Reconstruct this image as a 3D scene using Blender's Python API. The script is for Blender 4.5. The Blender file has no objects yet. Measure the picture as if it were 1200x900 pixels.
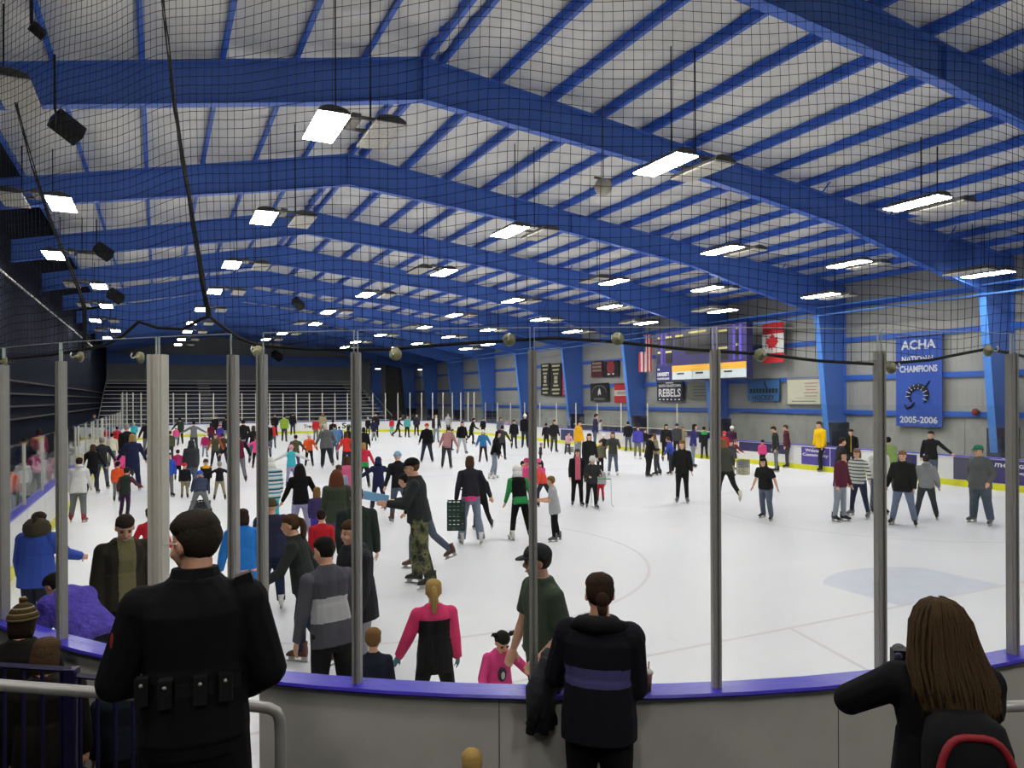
import bpy, bmesh, math, random
import numpy as np
from mathutils import Vector, Matrix, Euler
from mathutils.bvhtree import BVHTree
random.seed(7)
PI = math.pi
SC = bpy.context.scene
COL = SC.collection
# ------------------------------------------------------------------ camera, light, exposure
F, HY, TH, CH, ROLL = 848.0, 467.0, 0.4557, 2.95, 0.0045   # focal length (px of a 1200x900 frame), horizon row, yaw, eye height, roll
cd = bpy.data.cameras.new('camera'); cam = bpy.data.objects.new('camera', cd); COL.objects.link(cam)
cd.sensor_width = 36.0; cd.lens = F / 1200 * 36.0; cd.shift_y = (HY - 450) / 1200.0
cd.clip_start = 0.05; cd.clip_end = 300
cam.matrix_world = Matrix.Translation((0, 0, CH)) @ Euler((PI / 2, 0, -TH)).to_matrix().to_4x4() @ Matrix.Rotation(-ROLL, 4, 'Z')
SC.camera = cam
SC.view_settings.view_transform = 'Standard'
SC.view_settings.look = 'None'
SC.view_settings.exposure = 0.0
SC.view_settings.gamma = 1.0
SC.view_settings.use_curve_mapping = False
w = bpy.data.worlds.new('world'); SC.world = w; w.use_nodes = True
w.node_tree.nodes['Background'].inputs[0].default_value = (0.02, 0.022, 0.03, 1)
w.node_tree.nodes['Background'].inputs[1].default_value = 0.3
LAMP = 64.0          # strength of the lit ceiling lamps
try:
    SC.cycles.use_denoising = True
    SC.cycles.transparent_max_bounces = 40
    SC.cycles.max_bounces = 8
    SC.cycles.diffuse_bounces = 5
    SC.cycles.sample_clamp_indirect = 6.0
    SC.cycles.caustics_reflective = False
    SC.cycles.caustics_refractive = False
except Exception:
    pass
SN, CS = math.sin(TH), math.cos(TH)
def ray(x, y):                       # a pixel gives a direction only
    dx = (x - 600) / F; dy = (y - HY) / F + ROLL * (x - 600) / F
    return (CS * dx + SN, -SN * dx + CS, -dy)
def onX(x, y, X):
    d = ray(x, y); t = X / d[0]; return Vector((X, d[1] * t, CH + d[2] * t))
def onY(x, y, Y):
    d = ray(x, y); t = Y / d[1]; return Vector((d[0] * t, Y, CH + d[2] * t))
def onZ(x, y, Z):
    d = ray(x, y); t = (Z - CH) / d[2]; return Vector((d[0] * t, d[1] * t, Z))
def atD(x, y, D):                    # D metres in front of the lens
    d = ray(x, y); return Vector((d[0] * D, d[1] * D, CH + d[2] * D))
def depth(p): return p[0] * SN + p[1] * CS
# ------------------------------------------------------------------ materials
def lin(c):
    if isinstance(c, str):
        c = c.lstrip('#'); c = [int(c[i:i + 2], 16) / 255 for i in (0, 2, 4)]
    return tuple((v / 12.92 if v <= 0.04045 else ((v + 0.055) / 1.055) ** 2.4) for v in c[:3])
MATS = {}
def mat(name, col, rough=0.6, metal=0.0, spec=0.4, bump=0.0, bscale=40, var=0.06, vscale=6, emit=0, coat=0):
    if name in MATS: return MATS[name]
    m = bpy.data.materials.new(name); m.use_nodes = True
    nt = m.node_tree; b = nt.nodes['Principled BSDF']
    c = lin(col)
    b.inputs['Roughness'].default_value = rough; b.inputs['Metallic'].default_value = metal
    b.inputs['Specular IOR Level'].default_value = spec
    b.inputs['Coat Weight'].default_value = coat
    tc = nt.nodes.new('ShaderNodeTexCoord')
    if var:
        n = nt.nodes.new('ShaderNodeTexNoise'); n.inputs['Scale'].default_value = vscale; n.inputs['Detail'].default_value = 4
        nt.links.new(tc.outputs['Object'], n.inputs['Vector'])
        mx = nt.nodes.new('ShaderNodeMix'); mx.data_type = 'RGBA'
        mx.inputs[6].default_value = (*[max(0, v * (1 - var * 2)) for v in c], 1)
        mx.inputs[7].default_value = (*[min(1, v * (1 + var * 2)) for v in c], 1)
        nt.links.new(n.outputs['Fac'], mx.inputs[0]); nt.links.new(mx.outputs[2], b.inputs['Base Color'])
    else:
        b.inputs['Base Color'].default_value = (*c, 1)
    if bump:
        n2 = nt.nodes.new('ShaderNodeTexNoise'); n2.inputs['Scale'].default_value = bscale; n2.inputs['Detail'].default_value = 3
        nt.links.new(tc.outputs['Object'], n2.inputs['Vector'])
        bp = nt.nodes.new('ShaderNodeBump'); bp.inputs['Strength'].default_value = bump; bp.inputs['Distance'].default_value = 0.02
        nt.links.new(n2.outputs['Fac'], bp.inputs['Height']); nt.links.new(bp.outputs['Normal'], b.inputs['Normal'])
    if emit:
        b.inputs['Emission Color'].default_value = (*c, 1); b.inputs['Emission Strength'].default_value = emit
    MATS[name] = m
    return m
def glass_mat(name, tint, refl):
    m = bpy.data.materials.new(name); m.use_nodes = True; nt = m.node_tree
    nt.nodes.remove(nt.nodes['Principled BSDF'])
    o = nt.nodes['Material Output']
    t = nt.nodes.new('ShaderNodeBsdfTransparent'); t.inputs[0].default_value = (*tint, 1)
    g = nt.nodes.new('ShaderNodeBsdfGlossy'); g.inputs['Roughness'].default_value = 0.03; g.inputs[0].default_value = (.9, .95, .95, 1)
    lw = nt.nodes.new('ShaderNodeLayerWeight'); lw.inputs[0].default_value = .5
    pw = nt.nodes.new('ShaderNodeMath'); pw.operation = 'POWER'; pw.inputs[1].default_value = 4.0
    ma = nt.nodes.new('ShaderNodeMath'); ma.operation = 'MULTIPLY_ADD'; ma.inputs[1].default_value = .4; ma.inputs[2].default_value = refl
    mx = nt.nodes.new('ShaderNodeMixShader')
    nt.links.new(lw.outputs['Facing'], pw.inputs[0]); nt.links.new(pw.outputs[0], ma.inputs[0]); nt.links.new(ma.outputs[0], mx.inputs[0])
    nt.links.new(t.outputs[0], mx.inputs[1]); nt.links.new(g.outputs[0], mx.inputs[2])
    nt.links.new(mx.outputs[0], o.inputs[0]); MATS[name] = m
    return m
def ribbed(name, col, axis, freq, rough=.55, depthv=.4, dirt=.12):
    m = mat(name, col, rough, var=dirt, vscale=.6)
    nt = m.node_tree; b = nt.nodes['Principled BSDF']
    tc = nt.nodes.new('ShaderNodeTexCoord'); wv = nt.nodes.new('ShaderNodeTexWave')
    wv.wave_type = 'BANDS'; wv.bands_direction = axis; wv.inputs['Scale'].default_value = freq; wv.inputs['Distortion'].default_value = 0
    nt.links.new(tc.outputs['Object'], wv.inputs['Vector'])
    bp = nt.nodes.new('ShaderNodeBump'); bp.inputs['Strength'].default_value = depthv; bp.inputs['Distance'].default_value = .02
    nt.links.new(wv.outputs['Fac'], bp.inputs['Height']); nt.links.new(bp.outputs['Normal'], b.inputs['Normal'])
    return m
M_BLUE = mat('steel_blue_paint', '#4a72c2', .45, bump=.05, bscale=8, var=.05, vscale=1.5)
M_PURLIN = mat('purlin_blue_paint', '#3565c4', .4, var=.05, vscale=2)
M_WALL = ribbed('grey_wall_panel', '#9fa09a', 'Y', 1.6)
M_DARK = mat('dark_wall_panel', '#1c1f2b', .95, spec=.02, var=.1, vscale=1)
M_FARW = ribbed('far_wall_panel', '#85888a', 'X', 1.2)
M_INS = mat('white_vinyl_insulation', '#d9d8d0', .3, spec=.55, bump=.5, bscale=4.0, var=.1, vscale=2.5)
M_BOARD = mat('white_board_plastic', '#e4e5e2', .35, var=.04, vscale=3)
M_BACK = mat('grey_board_back', '#c4c2bb', .5, var=.06, vscale=4)
M_CAP = mat('purple_cap_rail', '#3a31b8', .3, spec=.5, var=.05, vscale=5)
M_YEL = mat('yellow_kick_plate', '#d6d61e', .4, var=.08, vscale=4)
M_ALU = mat('brushed_aluminium', '#a3a29d', .38, metal=.25, var=.05, vscale=12)
M_ALU2 = mat('pale_aluminium', '#d6d3c8', .5, metal=.0, var=.05, vscale=12)
M_CREAM = mat('cream_door_edge', '#d9d6b4', .5)
M_BLACK = mat('black_plastic', '#0d0d0f', .55)
M_NET = mat('black_net_cord', '#0b0b0c', .8, var=0)
M_CONC = mat('grey_rubber_floor', '#33332f', .85, bump=.2, bscale=60, var=.2, vscale=9)
M_LENS = mat('grey_unlit_lens', '#e4e2d6', .35, spec=.5, var=.12, vscale=9)
M_HOUS = mat('lamp_housing_grey', '#5e5d58', .5, metal=.3)
M_LIT = mat('lit_lamp_lens', '#fffaf4', .5, var=0, emit=LAMP)
M_GLASS = glass_mat('rink_glass', (.975, .985, .98), .025)
M_NAVY = mat('navy_banner_cloth', '#262a66', .8)
M_WHITE = mat('white_print', '#e8e8e6', .6, var=.03)
M_BENCH = mat('bench_aluminium', '#d6d8da', .5, metal=.0)
M_RISER = mat('dark_navy_riser', '#161a30', .7)
# ------------------------------------------------------------------ mesh tools
class MB:
    def __init__(s): s.v = []; s.f = []; s.m = []
    def add(s, vs, fs, mi=0):
        o = len(s.v); s.v += [tuple(p) for p in vs]; s.f += [tuple(i + o for i in q) for q in fs]; s.m += [mi] * len(fs); return s
    def box(s, c, d, rot=None, mi=0, taper=1.0):
        hx, hy, hz = d[0] / 2, d[1] / 2, d[2] / 2
        vs = [Vector((x * hx * (taper if z > 0 else 1), y * hy * (taper if z > 0 else 1), z * hz)) for z in (-1, 1) for y in (-1, 1) for x in (-1, 1)]
        if rot is not None: vs = [rot @ p for p in vs]
        c = Vector(c)
        return s.add([p + c for p in vs], [(0, 2, 3, 1), (4, 5, 7, 6), (0, 1, 5, 4), (2, 6, 7, 3), (0, 4, 6, 2), (1, 3, 7, 5)], mi)
    def loft(s, rings, mi=0, cap=True, closed=False):
        n = len(rings[0]); vs = [p for r in rings for p in r]; fs = []
        m = len(rings)
        for i in range(m if closed else m - 1):
            a = i * n; b = ((i + 1) % m) * n
            for j in range(n):
                k = (j + 1) % n
                fs.append((a + j, a + k, b + k, b + j))
        if cap and not closed:
            fs.append(tuple(range(n - 1, -1, -1))); fs.append(tuple((m - 1) * n + j for j in range(n)))
        return s.add(vs, fs, mi)
    def tube(s, pts, r, n=8, mi=0, closed=False):
        pts = [Vector(p) for p in pts]; rings = []; up = None
        for i, p in enumerate(pts):
            a = pts[i - 1] if (i > 0 or closed) else pts[i]; b = pts[(i + 1) % len(pts)] if (i < len(pts) - 1 or closed) else pts[i]
            t = (b - a)
            if t.length < 1e-9: t = Vector((0, 0, 1))
            t.normalize()
            if up is None: up = Vector((0, 0, 1)) if abs(t.z) < .9 else Vector((1, 0, 0))
            u = t.cross(up)
            if u.length < 1e-6: u = t.cross(Vector((0, 1, 0)))
            u.normalize(); vv = u.cross(t); up = vv
            rr = r[i] if isinstance(r, (list, tuple)) else r
            rings.append([p + u * (rr * math.cos(2 * PI * j / n)) + vv * (rr * math.sin(2 * PI * j / n)) for j in range(n)])
        return s.loft(rings, mi, closed=closed)
    def ell(s, c, r, nu=12, nv=8, rot=None, mi=0, fn=None):
        c = Vector(c); vs = []; fs = []
        def P(p):
            if fn: p = fn(p)
            q = Vector((p[0] * r[0], p[1] * r[1], p[2] * r[2]))
            if rot is not None: q = rot @ q
            return q + c
        vs.append(P((0, 0, -1)))
        for i in range(1, nv):
            a = -PI / 2 + PI * i / nv
            for j in range(nu):
                b = 2 * PI * j / nu
                vs.append(P((math.cos(a) * math.cos(b), math.cos(a) * math.sin(b), math.sin(a))))
        vs.append(P((0, 0, 1)))
        for j in range(nu): fs.append((0, 1 + (j + 1) % nu, 1 + j))
        for i in range(nv - 2):
            for j in range(nu):
                a = 1 + i * nu; k = (j + 1) % nu
                fs.append((a + j, a + k, a + nu + k, a + nu + j))
        t = len(vs) - 1; a = 1 + (nv - 2) * nu
        for j in range(nu): fs.append((t, a + j, a + (j + 1) % nu))
        return s.add(vs, fs, mi)
    def prism(s, pts, d, mi=0):          # extrude a polygon along vector d
        n = len(pts); d = Vector(d); vs = [Vector(p) for p in pts] + [Vector(p) + d for p in pts]
        fs = [tuple(range(n - 1, -1, -1)), tuple(range(n, 2 * n))] + [(i, (i + 1) % n, n + (i + 1) % n, n + i) for i in range(n)]
        return s.add(vs, fs, mi)
    def mesh(s, name, mats, smooth=False):
        me = bpy.data.meshes.new(name); me.from_pydata(s.v, [], s.f)
        for m in (mats if isinstance(mats, (list, tuple)) else [mats]): me.materials.append(m)
        if len(me.materials) > 1: me.polygons.foreach_set('material_index', s.m)
        if smooth: me.polygons.foreach_set('use_smooth', [True] * len(me.polygons))
        me.update(); return me
    def build(s, name, mats, parent=None, smooth=False, loc=None, fix=True):
        me = s.mesh(name, mats, smooth)
        if fix:
            bm = bmesh.new(); bm.from_mesh(me); bmesh.ops.recalc_face_normals(bm, faces=bm.faces); bm.to_mesh(me); bm.free()
        return link(name, me, parent, loc)
def link(name, me, parent=None, loc=None, mx=None):
    o = bpy.data.objects.new(name, me); COL.objects.link(o)
    if parent is not None: o.parent = parent
    if loc is not None: o.location = loc
    if mx is not None: o.matrix_local = mx
    return o
def tag(o, label=None, cat=None, group=None, kind=None):
    if label: o['label'] = label
    if cat: o['category'] = cat
    if group: o['group'] = group
    if kind: o['kind'] = kind
    return o
def thing(name, label, cat, loc=(0, 0, 0), rz=0, group=None, kind=None):
    o = bpy.data.objects.new(name, None); COL.objects.link(o); o.empty_display_size = .1
    o.location = loc; o.rotation_euler = (0, 0, rz)
    return tag(o, label, cat, group, kind)
def copy_tree(o, parent=None):
    c = o.copy(); COL.objects.link(c); c.parent = parent
    for ch in list(o.children): copy_tree(ch, c)
    return c
def text_mesh(s, h, ext=.006, bold=0.0, width=None):
    cu = bpy.data.curves.new('lettering', 'FONT'); cu.body = s; cu.size = 1.0; cu.extrude = 0; cu.offset = bold
    cu.align_x = 'CENTER'; cu.align_y = 'CENTER'; cu.resolution_u = 3
    o = bpy.data.objects.new('lettering', cu); COL.objects.link(o)
    bpy.context.view_layer.update()
    me = bpy.data.meshes.new_from_object(o.evaluated_get(bpy.context.evaluated_depsgraph_get()))
    bpy.data.objects.remove(o); bpy.data.curves.remove(cu)
    co = np.zeros(len(me.vertices) * 3); me.vertices.foreach_get('co', co); co = co.reshape(-1, 3)
    mn, mxx = co.min(0), co.max(0); ctr = (mn + mxx) / 2; sz = mxx - mn
    sy = h / sz[1]; sx = sy if width is None else width / sz[0]
    co = (co - ctr) * np.array([sx, sy, 1]); me.vertices.foreach_set('co', co.ravel()); me.update()
    return me
def lettering(s, h, m, parent, loc, basis, width=None, bold=0.03):
    me = text_mesh(s, h, bold=bold, width=width); me.materials.clear(); me.materials.append(m)
    o = link('lettering', me, parent)
    o.matrix_local = Matrix.Translation(loc) @ basis.to_4x4()
    return o
B_RIGHT = Matrix(((0, 0, -1), (-1, 0, 0), (0, 1, 0)))      # reads on the right wall, normal towards -X
B_FAR = Matrix(((1, 0, 0), (0, 0, -1), (0, 1, 0)))         # reads on the far end, normal towards -Y
# ------------------------------------------------------------------ rink outline (60.96 x 25.9 m, corner radius 8.53 m)
XL, YE, RR, WW, LL = -2.18, 3.27, 8.53, 25.9, 60.96
XR, YF = XL + WW, YE + LL
BH = 1.0
A1 = WW - 2 * RR; A2 = LL - 2 * RR; QA = PI * RR / 2
SEG = [A1, QA, A2, QA, A1, QA, A2, QA]; PER = sum(SEG)
S_NEAR, S_BR, S_RIGHT, S_TR, S_FAR, S_TL, S_LEFT, S_BL = [sum(SEG[:i]) for i in range(8)]
def path(s):
    s %= PER; i = 0
    while s > SEG[i] + 1e-9: s -= SEG[i]; i += 1
    cs = [(XR - RR, YE + RR), (XR - RR, YF - RR), (XL + RR, YF - RR), (XL + RR, YE + RR)]
    if i == 0: return Vector((XL + RR + s, YE, 0)), Vector((0, -1, 0))
    if i == 2: return Vector((XR, YE + RR + s, 0)), Vector((1, 0, 0))
    if i == 4: return Vector((XR - RR - s, YF, 0)), Vector((0, 1, 0))
    if i == 6: return Vector((XL, YF - RR - s, 0)), Vector((-1, 0, 0))
    q = (i - 1) // 2; a = -PI / 2 + q * PI / 2 + s / RR
    n = Vector((math.cos(a), math.sin(a), 0)); return Vector((*cs[q], 0)) + n * RR, n
def s_ang(deg):                       # angle on the near left corner (-180 .. -90) to arc length
    return PER - (-90 - deg) * PI / 180 * RR
def stations(s0, s1, step=.5):
    n = max(1, int(math.ceil((s1 - s0) / step))); 
    if any(abs(((s0 + s1) / 2) % PER - (a + b / 2)) < b / 2 for a, b in ((S_NEAR, A1), (S_RIGHT, A2), (S_FAR, A1), (S_LEFT, A2))): n = 1 if (s1 - s0) < 3 else n
    return [s0 + (s1 - s0) * i / n for i in range(n + 1)]
def strip(mb, s0, s1, o0, o1, z0, z1, mi=0, step=.5):
    rings = []
    for s in stations(s0, s1, step):
        p, n = path(s); a, b = p + n * o0, p + n * o1
        rings.append([(a.x, a.y, z0), (b.x, b.y, z0), (b.x, b.y, z1), (a.x, a.y, z1)])
    return mb.loft(rings, mi)
# ice, floor
loop = [path(s)[0] for s in np.linspace(0, PER, 240, endpoint=False)]
def ice_material():
    m = mat('ice_surface', '#dfe1e5', .30, spec=.35, var=.05, vscale=.35)
    nt = m.node_tree; b = nt.nodes['Principled BSDF']; tc = nt.nodes.new('ShaderNodeTexCoord')
    mp = nt.nodes.new('ShaderNodeMapping'); mp.inputs['Scale'].default_value = (1, 4, 1); mp.inputs['Rotation'].default_value = (0, 0, .5)
    n = nt.nodes.new('ShaderNodeTexNoise'); n.inputs['Scale'].default_value = 2.2; n.inputs['Detail'].default_value = 8; n.inputs['Roughness'].default_value = .7
    nt.links.new(tc.outputs['Object'], mp.inputs[0]); nt.links.new(mp.outputs[0], n.inputs['Vector'])
    r = nt.nodes.new('ShaderNodeMapRange'); r.inputs[1].default_value = .35; r.inputs[2].default_value = .7; r.inputs[3].default_value = .3; r.inputs[4].default_value = .55
    nt.links.new(n.outputs['Fac'], r.inputs[0]); nt.links.new(r.outputs[0], b.inputs['Roughness'])
    # fine scratches left by the blades
    old = b.inputs['Base Color'].links[0].from_socket
    mx = nt.nodes.new('ShaderNodeMix'); mx.data_type = 'RGBA'; mx.blend_type = 'MULTIPLY'; mx.inputs[0].default_value = 1
    cr = nt.nodes.new('ShaderNodeMapRange'); cr.inputs[1].default_value = .3; cr.inputs[2].default_value = .75; cr.inputs[3].default_value = .90; cr.inputs[4].default_value = 1.0
    nt.links.new(n.outputs['Fac'], cr.inputs[0]); nt.links.new(old, mx.inputs[6]); nt.links.new(cr.outputs[0], mx.inputs[7])
    nt.links.new(mx.outputs[2], b.inputs['Base Color'])
    return m
mb = MB(); mb.prism([(p.x, p.y, -.12) for p in loop], (0, 0, .12))
ice = tag(mb.build('floor_ice', ice_material()), 'white scratched ice sheet of the rink', 'ice', kind='structure')
M_RED = mat('faded_red_ice_paint', '#cac7ca', .4, var=.05); M_CREASE = mat('pale_blue_crease_paint', '#c4cad6', .4, var=.06, vscale=3)
M_BLUEL = mat('faded_blue_ice_paint', '#c9d2e2', .4)
def mark(pts, m, name='ice_marking', z=.0015):
    MB().add([(x, y, z) for x, y in pts], [tuple(range(len(pts)))]).build(name, m, ice)
def ring(cx, cy, r, wd, m, n=56):
    mb = MB(); vs = []; 
    for i in range(n):
        a = 2 * PI * i / n
        vs += [(cx + r * math.cos(a), cy + r * math.sin(a), .0015), (cx + (r - wd) * math.cos(a), cy + (r - wd) * math.sin(a), .0015)]
    mb.add(vs, [(2 * i, 2 * ((i + 1) % n), 2 * ((i + 1) % n) + 1, 2 * i + 1) for i in range(n)]); mb.build('face_off_circle', m, ice)
XC = (XL + XR) / 2 - .15; YG = YE + 3.45
mark([(XL + 1, YG), (XR - 1, YG), (XR - 1, YG + .06), (XL + 1, YG + .06)], M_RED, 'goal_line')
mark([(XC - 1.22, YG + .06), (XC + 1.22, YG + .06)] + [(XC + 1.22 * math.cos(a) / math.cos(.74) * .9 if False else XC + 1.83 * math.cos(a), YG + 1.83 * math.sin(a)) for a in np.linspace(.84, PI - .84, 16)], M_CREASE, 'goal_crease')
for s in (-1, 1):
    mark([(XC + s * 3.35, YG), (XC + s * 3.41, YG), (XC + s * 4.32, YE + .05), (XC + s * 4.26, YE + .05)][::s], M_RED, 'trapezoid_line')
    for yy in (YG + 6.1, YF - 3.45 - 6.1): ring(XC + s * 6.7, yy, 4.57, .06, M_RED)
ring(XC, (YE + YF) / 2, 4.57, .06, M_BLUEL)
for yy, wd, m in ((YG + 19.2, .3, M_BLUEL), (YF - 3.45 - 19.5, .3, M_BLUEL), ((YE + YF) / 2 - .15, .3, M_RED), (YF - 3.5, .06, M_RED)):
    mark([(XL + .05, yy), (XR - .05, yy), (XR - .05, yy + wd), (XL + .05, yy + wd)], m, 'ice_line')
XW, XWL, YW0, YW1 = 27.7, -4.6, -9.0, 83.4
FZ = .06
ctr = Vector((XC, (YE + YF) / 2, 0)); vs = []; fs = []
for s in np.linspace(0, PER, 160, endpoint=False):
    p, n = path(s); a = p + n * .02; d = (a - ctr); 
    tx = ((XW if d.x > 0 else XWL) - ctr.x) / d.x if abs(d.x) > 1e-6 else 1e9
    ty = ((YW1 if d.y > 0 else YW0) - ctr.y) / d.y if abs(d.y) > 1e-6 else 1e9
    q = ctr + d * min(tx, ty); vs += [(a.x, a.y, FZ), (q.x, q.y, FZ), (a.x, a.y, -.3), (q.x, q.y, -.3)]
n = 160
for i in range(n):
    a = 4 * i; b = 4 * ((i + 1) % n); fs += [(a, a + 1, b + 1, b), (a + 2, b + 2, b + 3, a + 3), (a, b, b + 2, a + 2)]
tag(MB().add(vs, fs).build('floor', M_CONC), 'dark rubber floor around the rink', 'floor', kind='structure')
# ------------------------------------------------------------------ walls
def roofz(x): return 10.6 - .215 * (5.4 - x) if x < 5.4 else 10.6 - .119 * (x - 5.4)
mb = MB(); mb.box((XW + .1, (YW0 + YW1) / 2, 4.1), (.2, YW1 - YW0, 8.2))
wr = tag(mb.build('wall_right', M_WALL), 'pale grey metal side wall behind the banners', 'wall', kind='structure')
for z in (2.29, 3.82, 5.5, 7.0):
    g = MB(); g.box((XW - .06, (YW0 + YW1) / 2, z), (.12, YW1 - YW0, .17)).box((XW - .11, (YW0 + YW1) / 2, z - .1), (.02, YW1 - YW0, .05)); g.build('girt', M_PURLIN, wr)
for y in np.arange(6.0, 80, 3.75):                # upright panel joints
    MB().box((XW - .012, y, 1.2), (.024, .05, 2.2)).build('panel_joint', M_WALL, wr)
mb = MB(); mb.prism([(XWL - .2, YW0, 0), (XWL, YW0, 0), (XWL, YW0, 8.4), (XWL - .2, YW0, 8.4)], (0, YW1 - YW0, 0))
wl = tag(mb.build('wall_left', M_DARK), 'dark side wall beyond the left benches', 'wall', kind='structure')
M_TRIMB = mat('brown_wood_rail', '#2b2620', .6)
for i, z in enumerate((2.3, 2.75, 3.2, 3.65)):
    MB().box((XWL + .08, 42, z), (.12, 70, .06)).build('rail', M_TRIMB, wl)
MB().tube([(XWL + .35, 6, 6.9), (XWL + .35, 62, 6.9)], .035, 8).build('conduit', M_ALU, wl)
MB().box((XWL + .2, 24.5, 4.2), (.1, .12, 5.4)).build('upright', M_HOUS, wl)
gable = [(XWL, 0), (XW, 0), (XW, roofz(XW) + .3), (5.4, 10.9), (XWL, roofz(XWL) + .3)]
mb = MB(); mb.prism([(x, YW1, z) for x, z in gable], (0, .2, 0))
wf = tag(mb.build('wall_far', M_FARW), 'dim grey end wall above the far bleachers', 'wall', kind='structure')
a, b = onY(200, 411, YW1 - .1), onY(400, 423, YW1 - .1)
MB().box((8.0, YW1 - .1, 7.2), (25, .2, 1.1)).build('beam', M_BLUE, wf)
for i, (x0, x1, c) in enumerate(((452, 498, '#50544f'), (512, 527, '#8fa59c'))):     # roller door and lit side panel
    p, q = onY(x0, 428, YW1 - .12), onY(x1, 506, YW1 - .12)
    door = MB().box(((p.x + q.x) / 2, YW1 - .08, (p.z + .05) / 2), (q.x - p.x, .1, p.z - .05)).build('roller_door' if i == 0 else 'side_panel', mat('door%d' % i, c, .6), wf)
    if i == 0:
        for k in range(9): MB().box(((p.x + q.x) / 2, YW1 - .14, .5 + k * (p.z - .6) / 9), (q.x - p.x, .03, .06)).build('slat', mat('door_slat', '#42463f', .6), door)
for x in (505, 441):
    p = onY(x, 450, YW1 - .3); MB().box((p.x, YW1 - .25, 3.6), (1.2, .4, 7.0)).build('wall_column', M_BLUE, wf)
mb = MB(); mb.prism([(x, YW0, z) for x, z in gable], (0, -.2, 0))
tag(mb.build('wall_near', M_WALL), 'pale grey end wall behind the viewer', 'wall', kind='structure')
# ------------------------------------------------------------------ roof
mb = MB()
mb.prism([(XWL - .2, YW0, roofz(XWL) + .42), (5.4, YW0, 11.05), (XW + .2, YW0, roofz(XW) + .42), (XW + .2, YW0, roofz(XW) + .55), (5.4, YW0, 11.2), (XWL - .2, YW0, roofz(XWL) + .55)], (0, YW1 - YW0 + .2, 0))
ceil = tag(mb.build('ceiling', M_DARK), 'pitched roof lined with sagging pale insulation between blue purlins', 'ceiling', kind='structure')
FR = [8.8, 15.5, 22.6, 30.0, 37.4, 44.9, 52.4, 60.0, 67.6, 75.2, 82.8]
PX = [-1.71 + 1.435 * k for k in range(-2, 6)] + [5.83 + 1.44 * k for k in range(0, 16)]
PX = [x for x in PX if XWL + .15 < x < XW - .15]
pm = MB(); pl = YW1 - YW0 - .2
pm.box((0, 0, .1), (.02, pl, .2)).box((.04, 0, .01), (.09, pl, .02)).box((-.04, 0, .19), (.09, pl, .02))
pme = pm.mesh('purlin', M_PURLIN)
for x in PX: link('purlin', pme, ceil, (x, (YW0 + YW1) / 2, roofz(x) + .015))
# insulation blankets: one per gap and bay, sagging and creased
bays = list(zip([-5.9, 1.6] + FR[:-1], [1.6] + FR))
def blanket(k):
    rnd = random.Random(k); nx, ny = 6, 56; vs = []; fs = []
    ph = [rnd.uniform(0, 6) for _ in range(6)]
    cr = [rnd.uniform(.05, .95) for _ in range(5)]
    for j in range(ny + 1):
        v = j / ny
        for i in range(nx + 1):
            u = i / nx; sag = 4 * u * (1 - u)
            z = -.07 * sag - .05 * sag * math.sin(9 * v + ph[0] + .6 * u) - .028 * math.sin(21 * v + ph[1] + 1.5 * u) * (.3 + .7 * sag) - .014 * math.sin(47 * v + ph[2] + 2 * u)
            for c in cr: z -= .06 * sag * math.exp(-((v - c - .02 * math.sin(3 * u + ph[3])) / .012) ** 2)
            z *= min(1, v / .05, (1 - v) / .05)
            vs.append((u - .5, v, z))
    for j in range(ny):
        for i in range(nx):
            a = j * (nx + 1) + i; fs.append((a, a + 1, a + nx + 2, a + nx + 1))
    return MB().add(vs, fs).mesh('insulation_panel', M_INS, True)
BL = [blanket(k) for k in range(6)]
gaps = list(zip(PX[:-1], PX[1:]))
for bi, (y0, y1) in enumerate(bays):
    for gi, (x0, x1) in enumerate(gaps):
        z0, z1 = roofz(x0) + .2, roofz(x1) + .2
        if x0 < 5.4 < x1: z0 = z1 = max(z0, z1)
        sx = x1 - x0
        o = link('insulation_panel', BL[(bi * 7 + gi * 5) % 6], ceil)
        o.matrix_local = Matrix(((sx, 0, 0, (x0 + x1) / 2), (0, y1 - y0, 0, y0), ((z1 - z0), 0, 1, (z0 + z1) / 2), (0, 0, 0, 1)))
# rigid frames
BOT = [(-4.5, 7.75), (-1.84, 8.28), (3.49, 9.27), (5.4, 9.66), (11.5, 9.12), (13.5, 8.93), (18.9, 8.2), (21.8, 7.5), (24.3, 6.95), (25.95, 6.6)]
TOP = [(-4.5, roofz(-4.5)), (5.4, 10.6), (XW - .05, roofz(XW - .05))]
def flange(pts, wd=.24, th=.025):
    mb = MB(); rings = []
    for i, (x, z) in enumerate(pts):
        a = pts[max(0, i - 1)]; b = pts[min(len(pts) - 1, i + 1)]
        t = Vector((b[0] - a[0], 0, b[1] - a[1])).normalized(); nn = Vector((-t.z, 0, t.x)) * th / 2
        p = Vector((x, 0, z)); y = Vector((0, wd / 2, 0))
        rings.append([p - nn - y, p - nn + y, p + nn + y, p + nn - y])
    return mb.loft(rings)
def zbot(x):
    for (a, za), (b, zb) in zip(BOT[:-1], BOT[1:]):
        if a <= x <= b: return za + (zb - za) * (x - a) / (b - a)
    return BOT[0][1]
web = MB()
xs = sorted(set([p[0] for p in BOT] + [5.4])); 
for a, b in zip(xs[:-1], xs[1:]):
    web.prism([(a, -.012, zbot(a)), (b, -.012, zbot(b)), (b, -.012, roofz(b) if b != 5.4 else 10.6), (a, -.012, roofz(a) if a != 5.4 else 10.6)], (0, .024, 0))
web_me = web.mesh('rafter_web', M_BLUE)
colw = MB(); colw.prism([(26.7, -.012, .06), (XW - .05, -.012, .06), (XW - .05, -.012, roofz(XW - .05)), (25.95, -.012, roofz(25.95)), (25.95, -.012, 6.6)], (0, .024, 0))
col_me = colw.mesh('column_web', M_BLUE)
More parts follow.
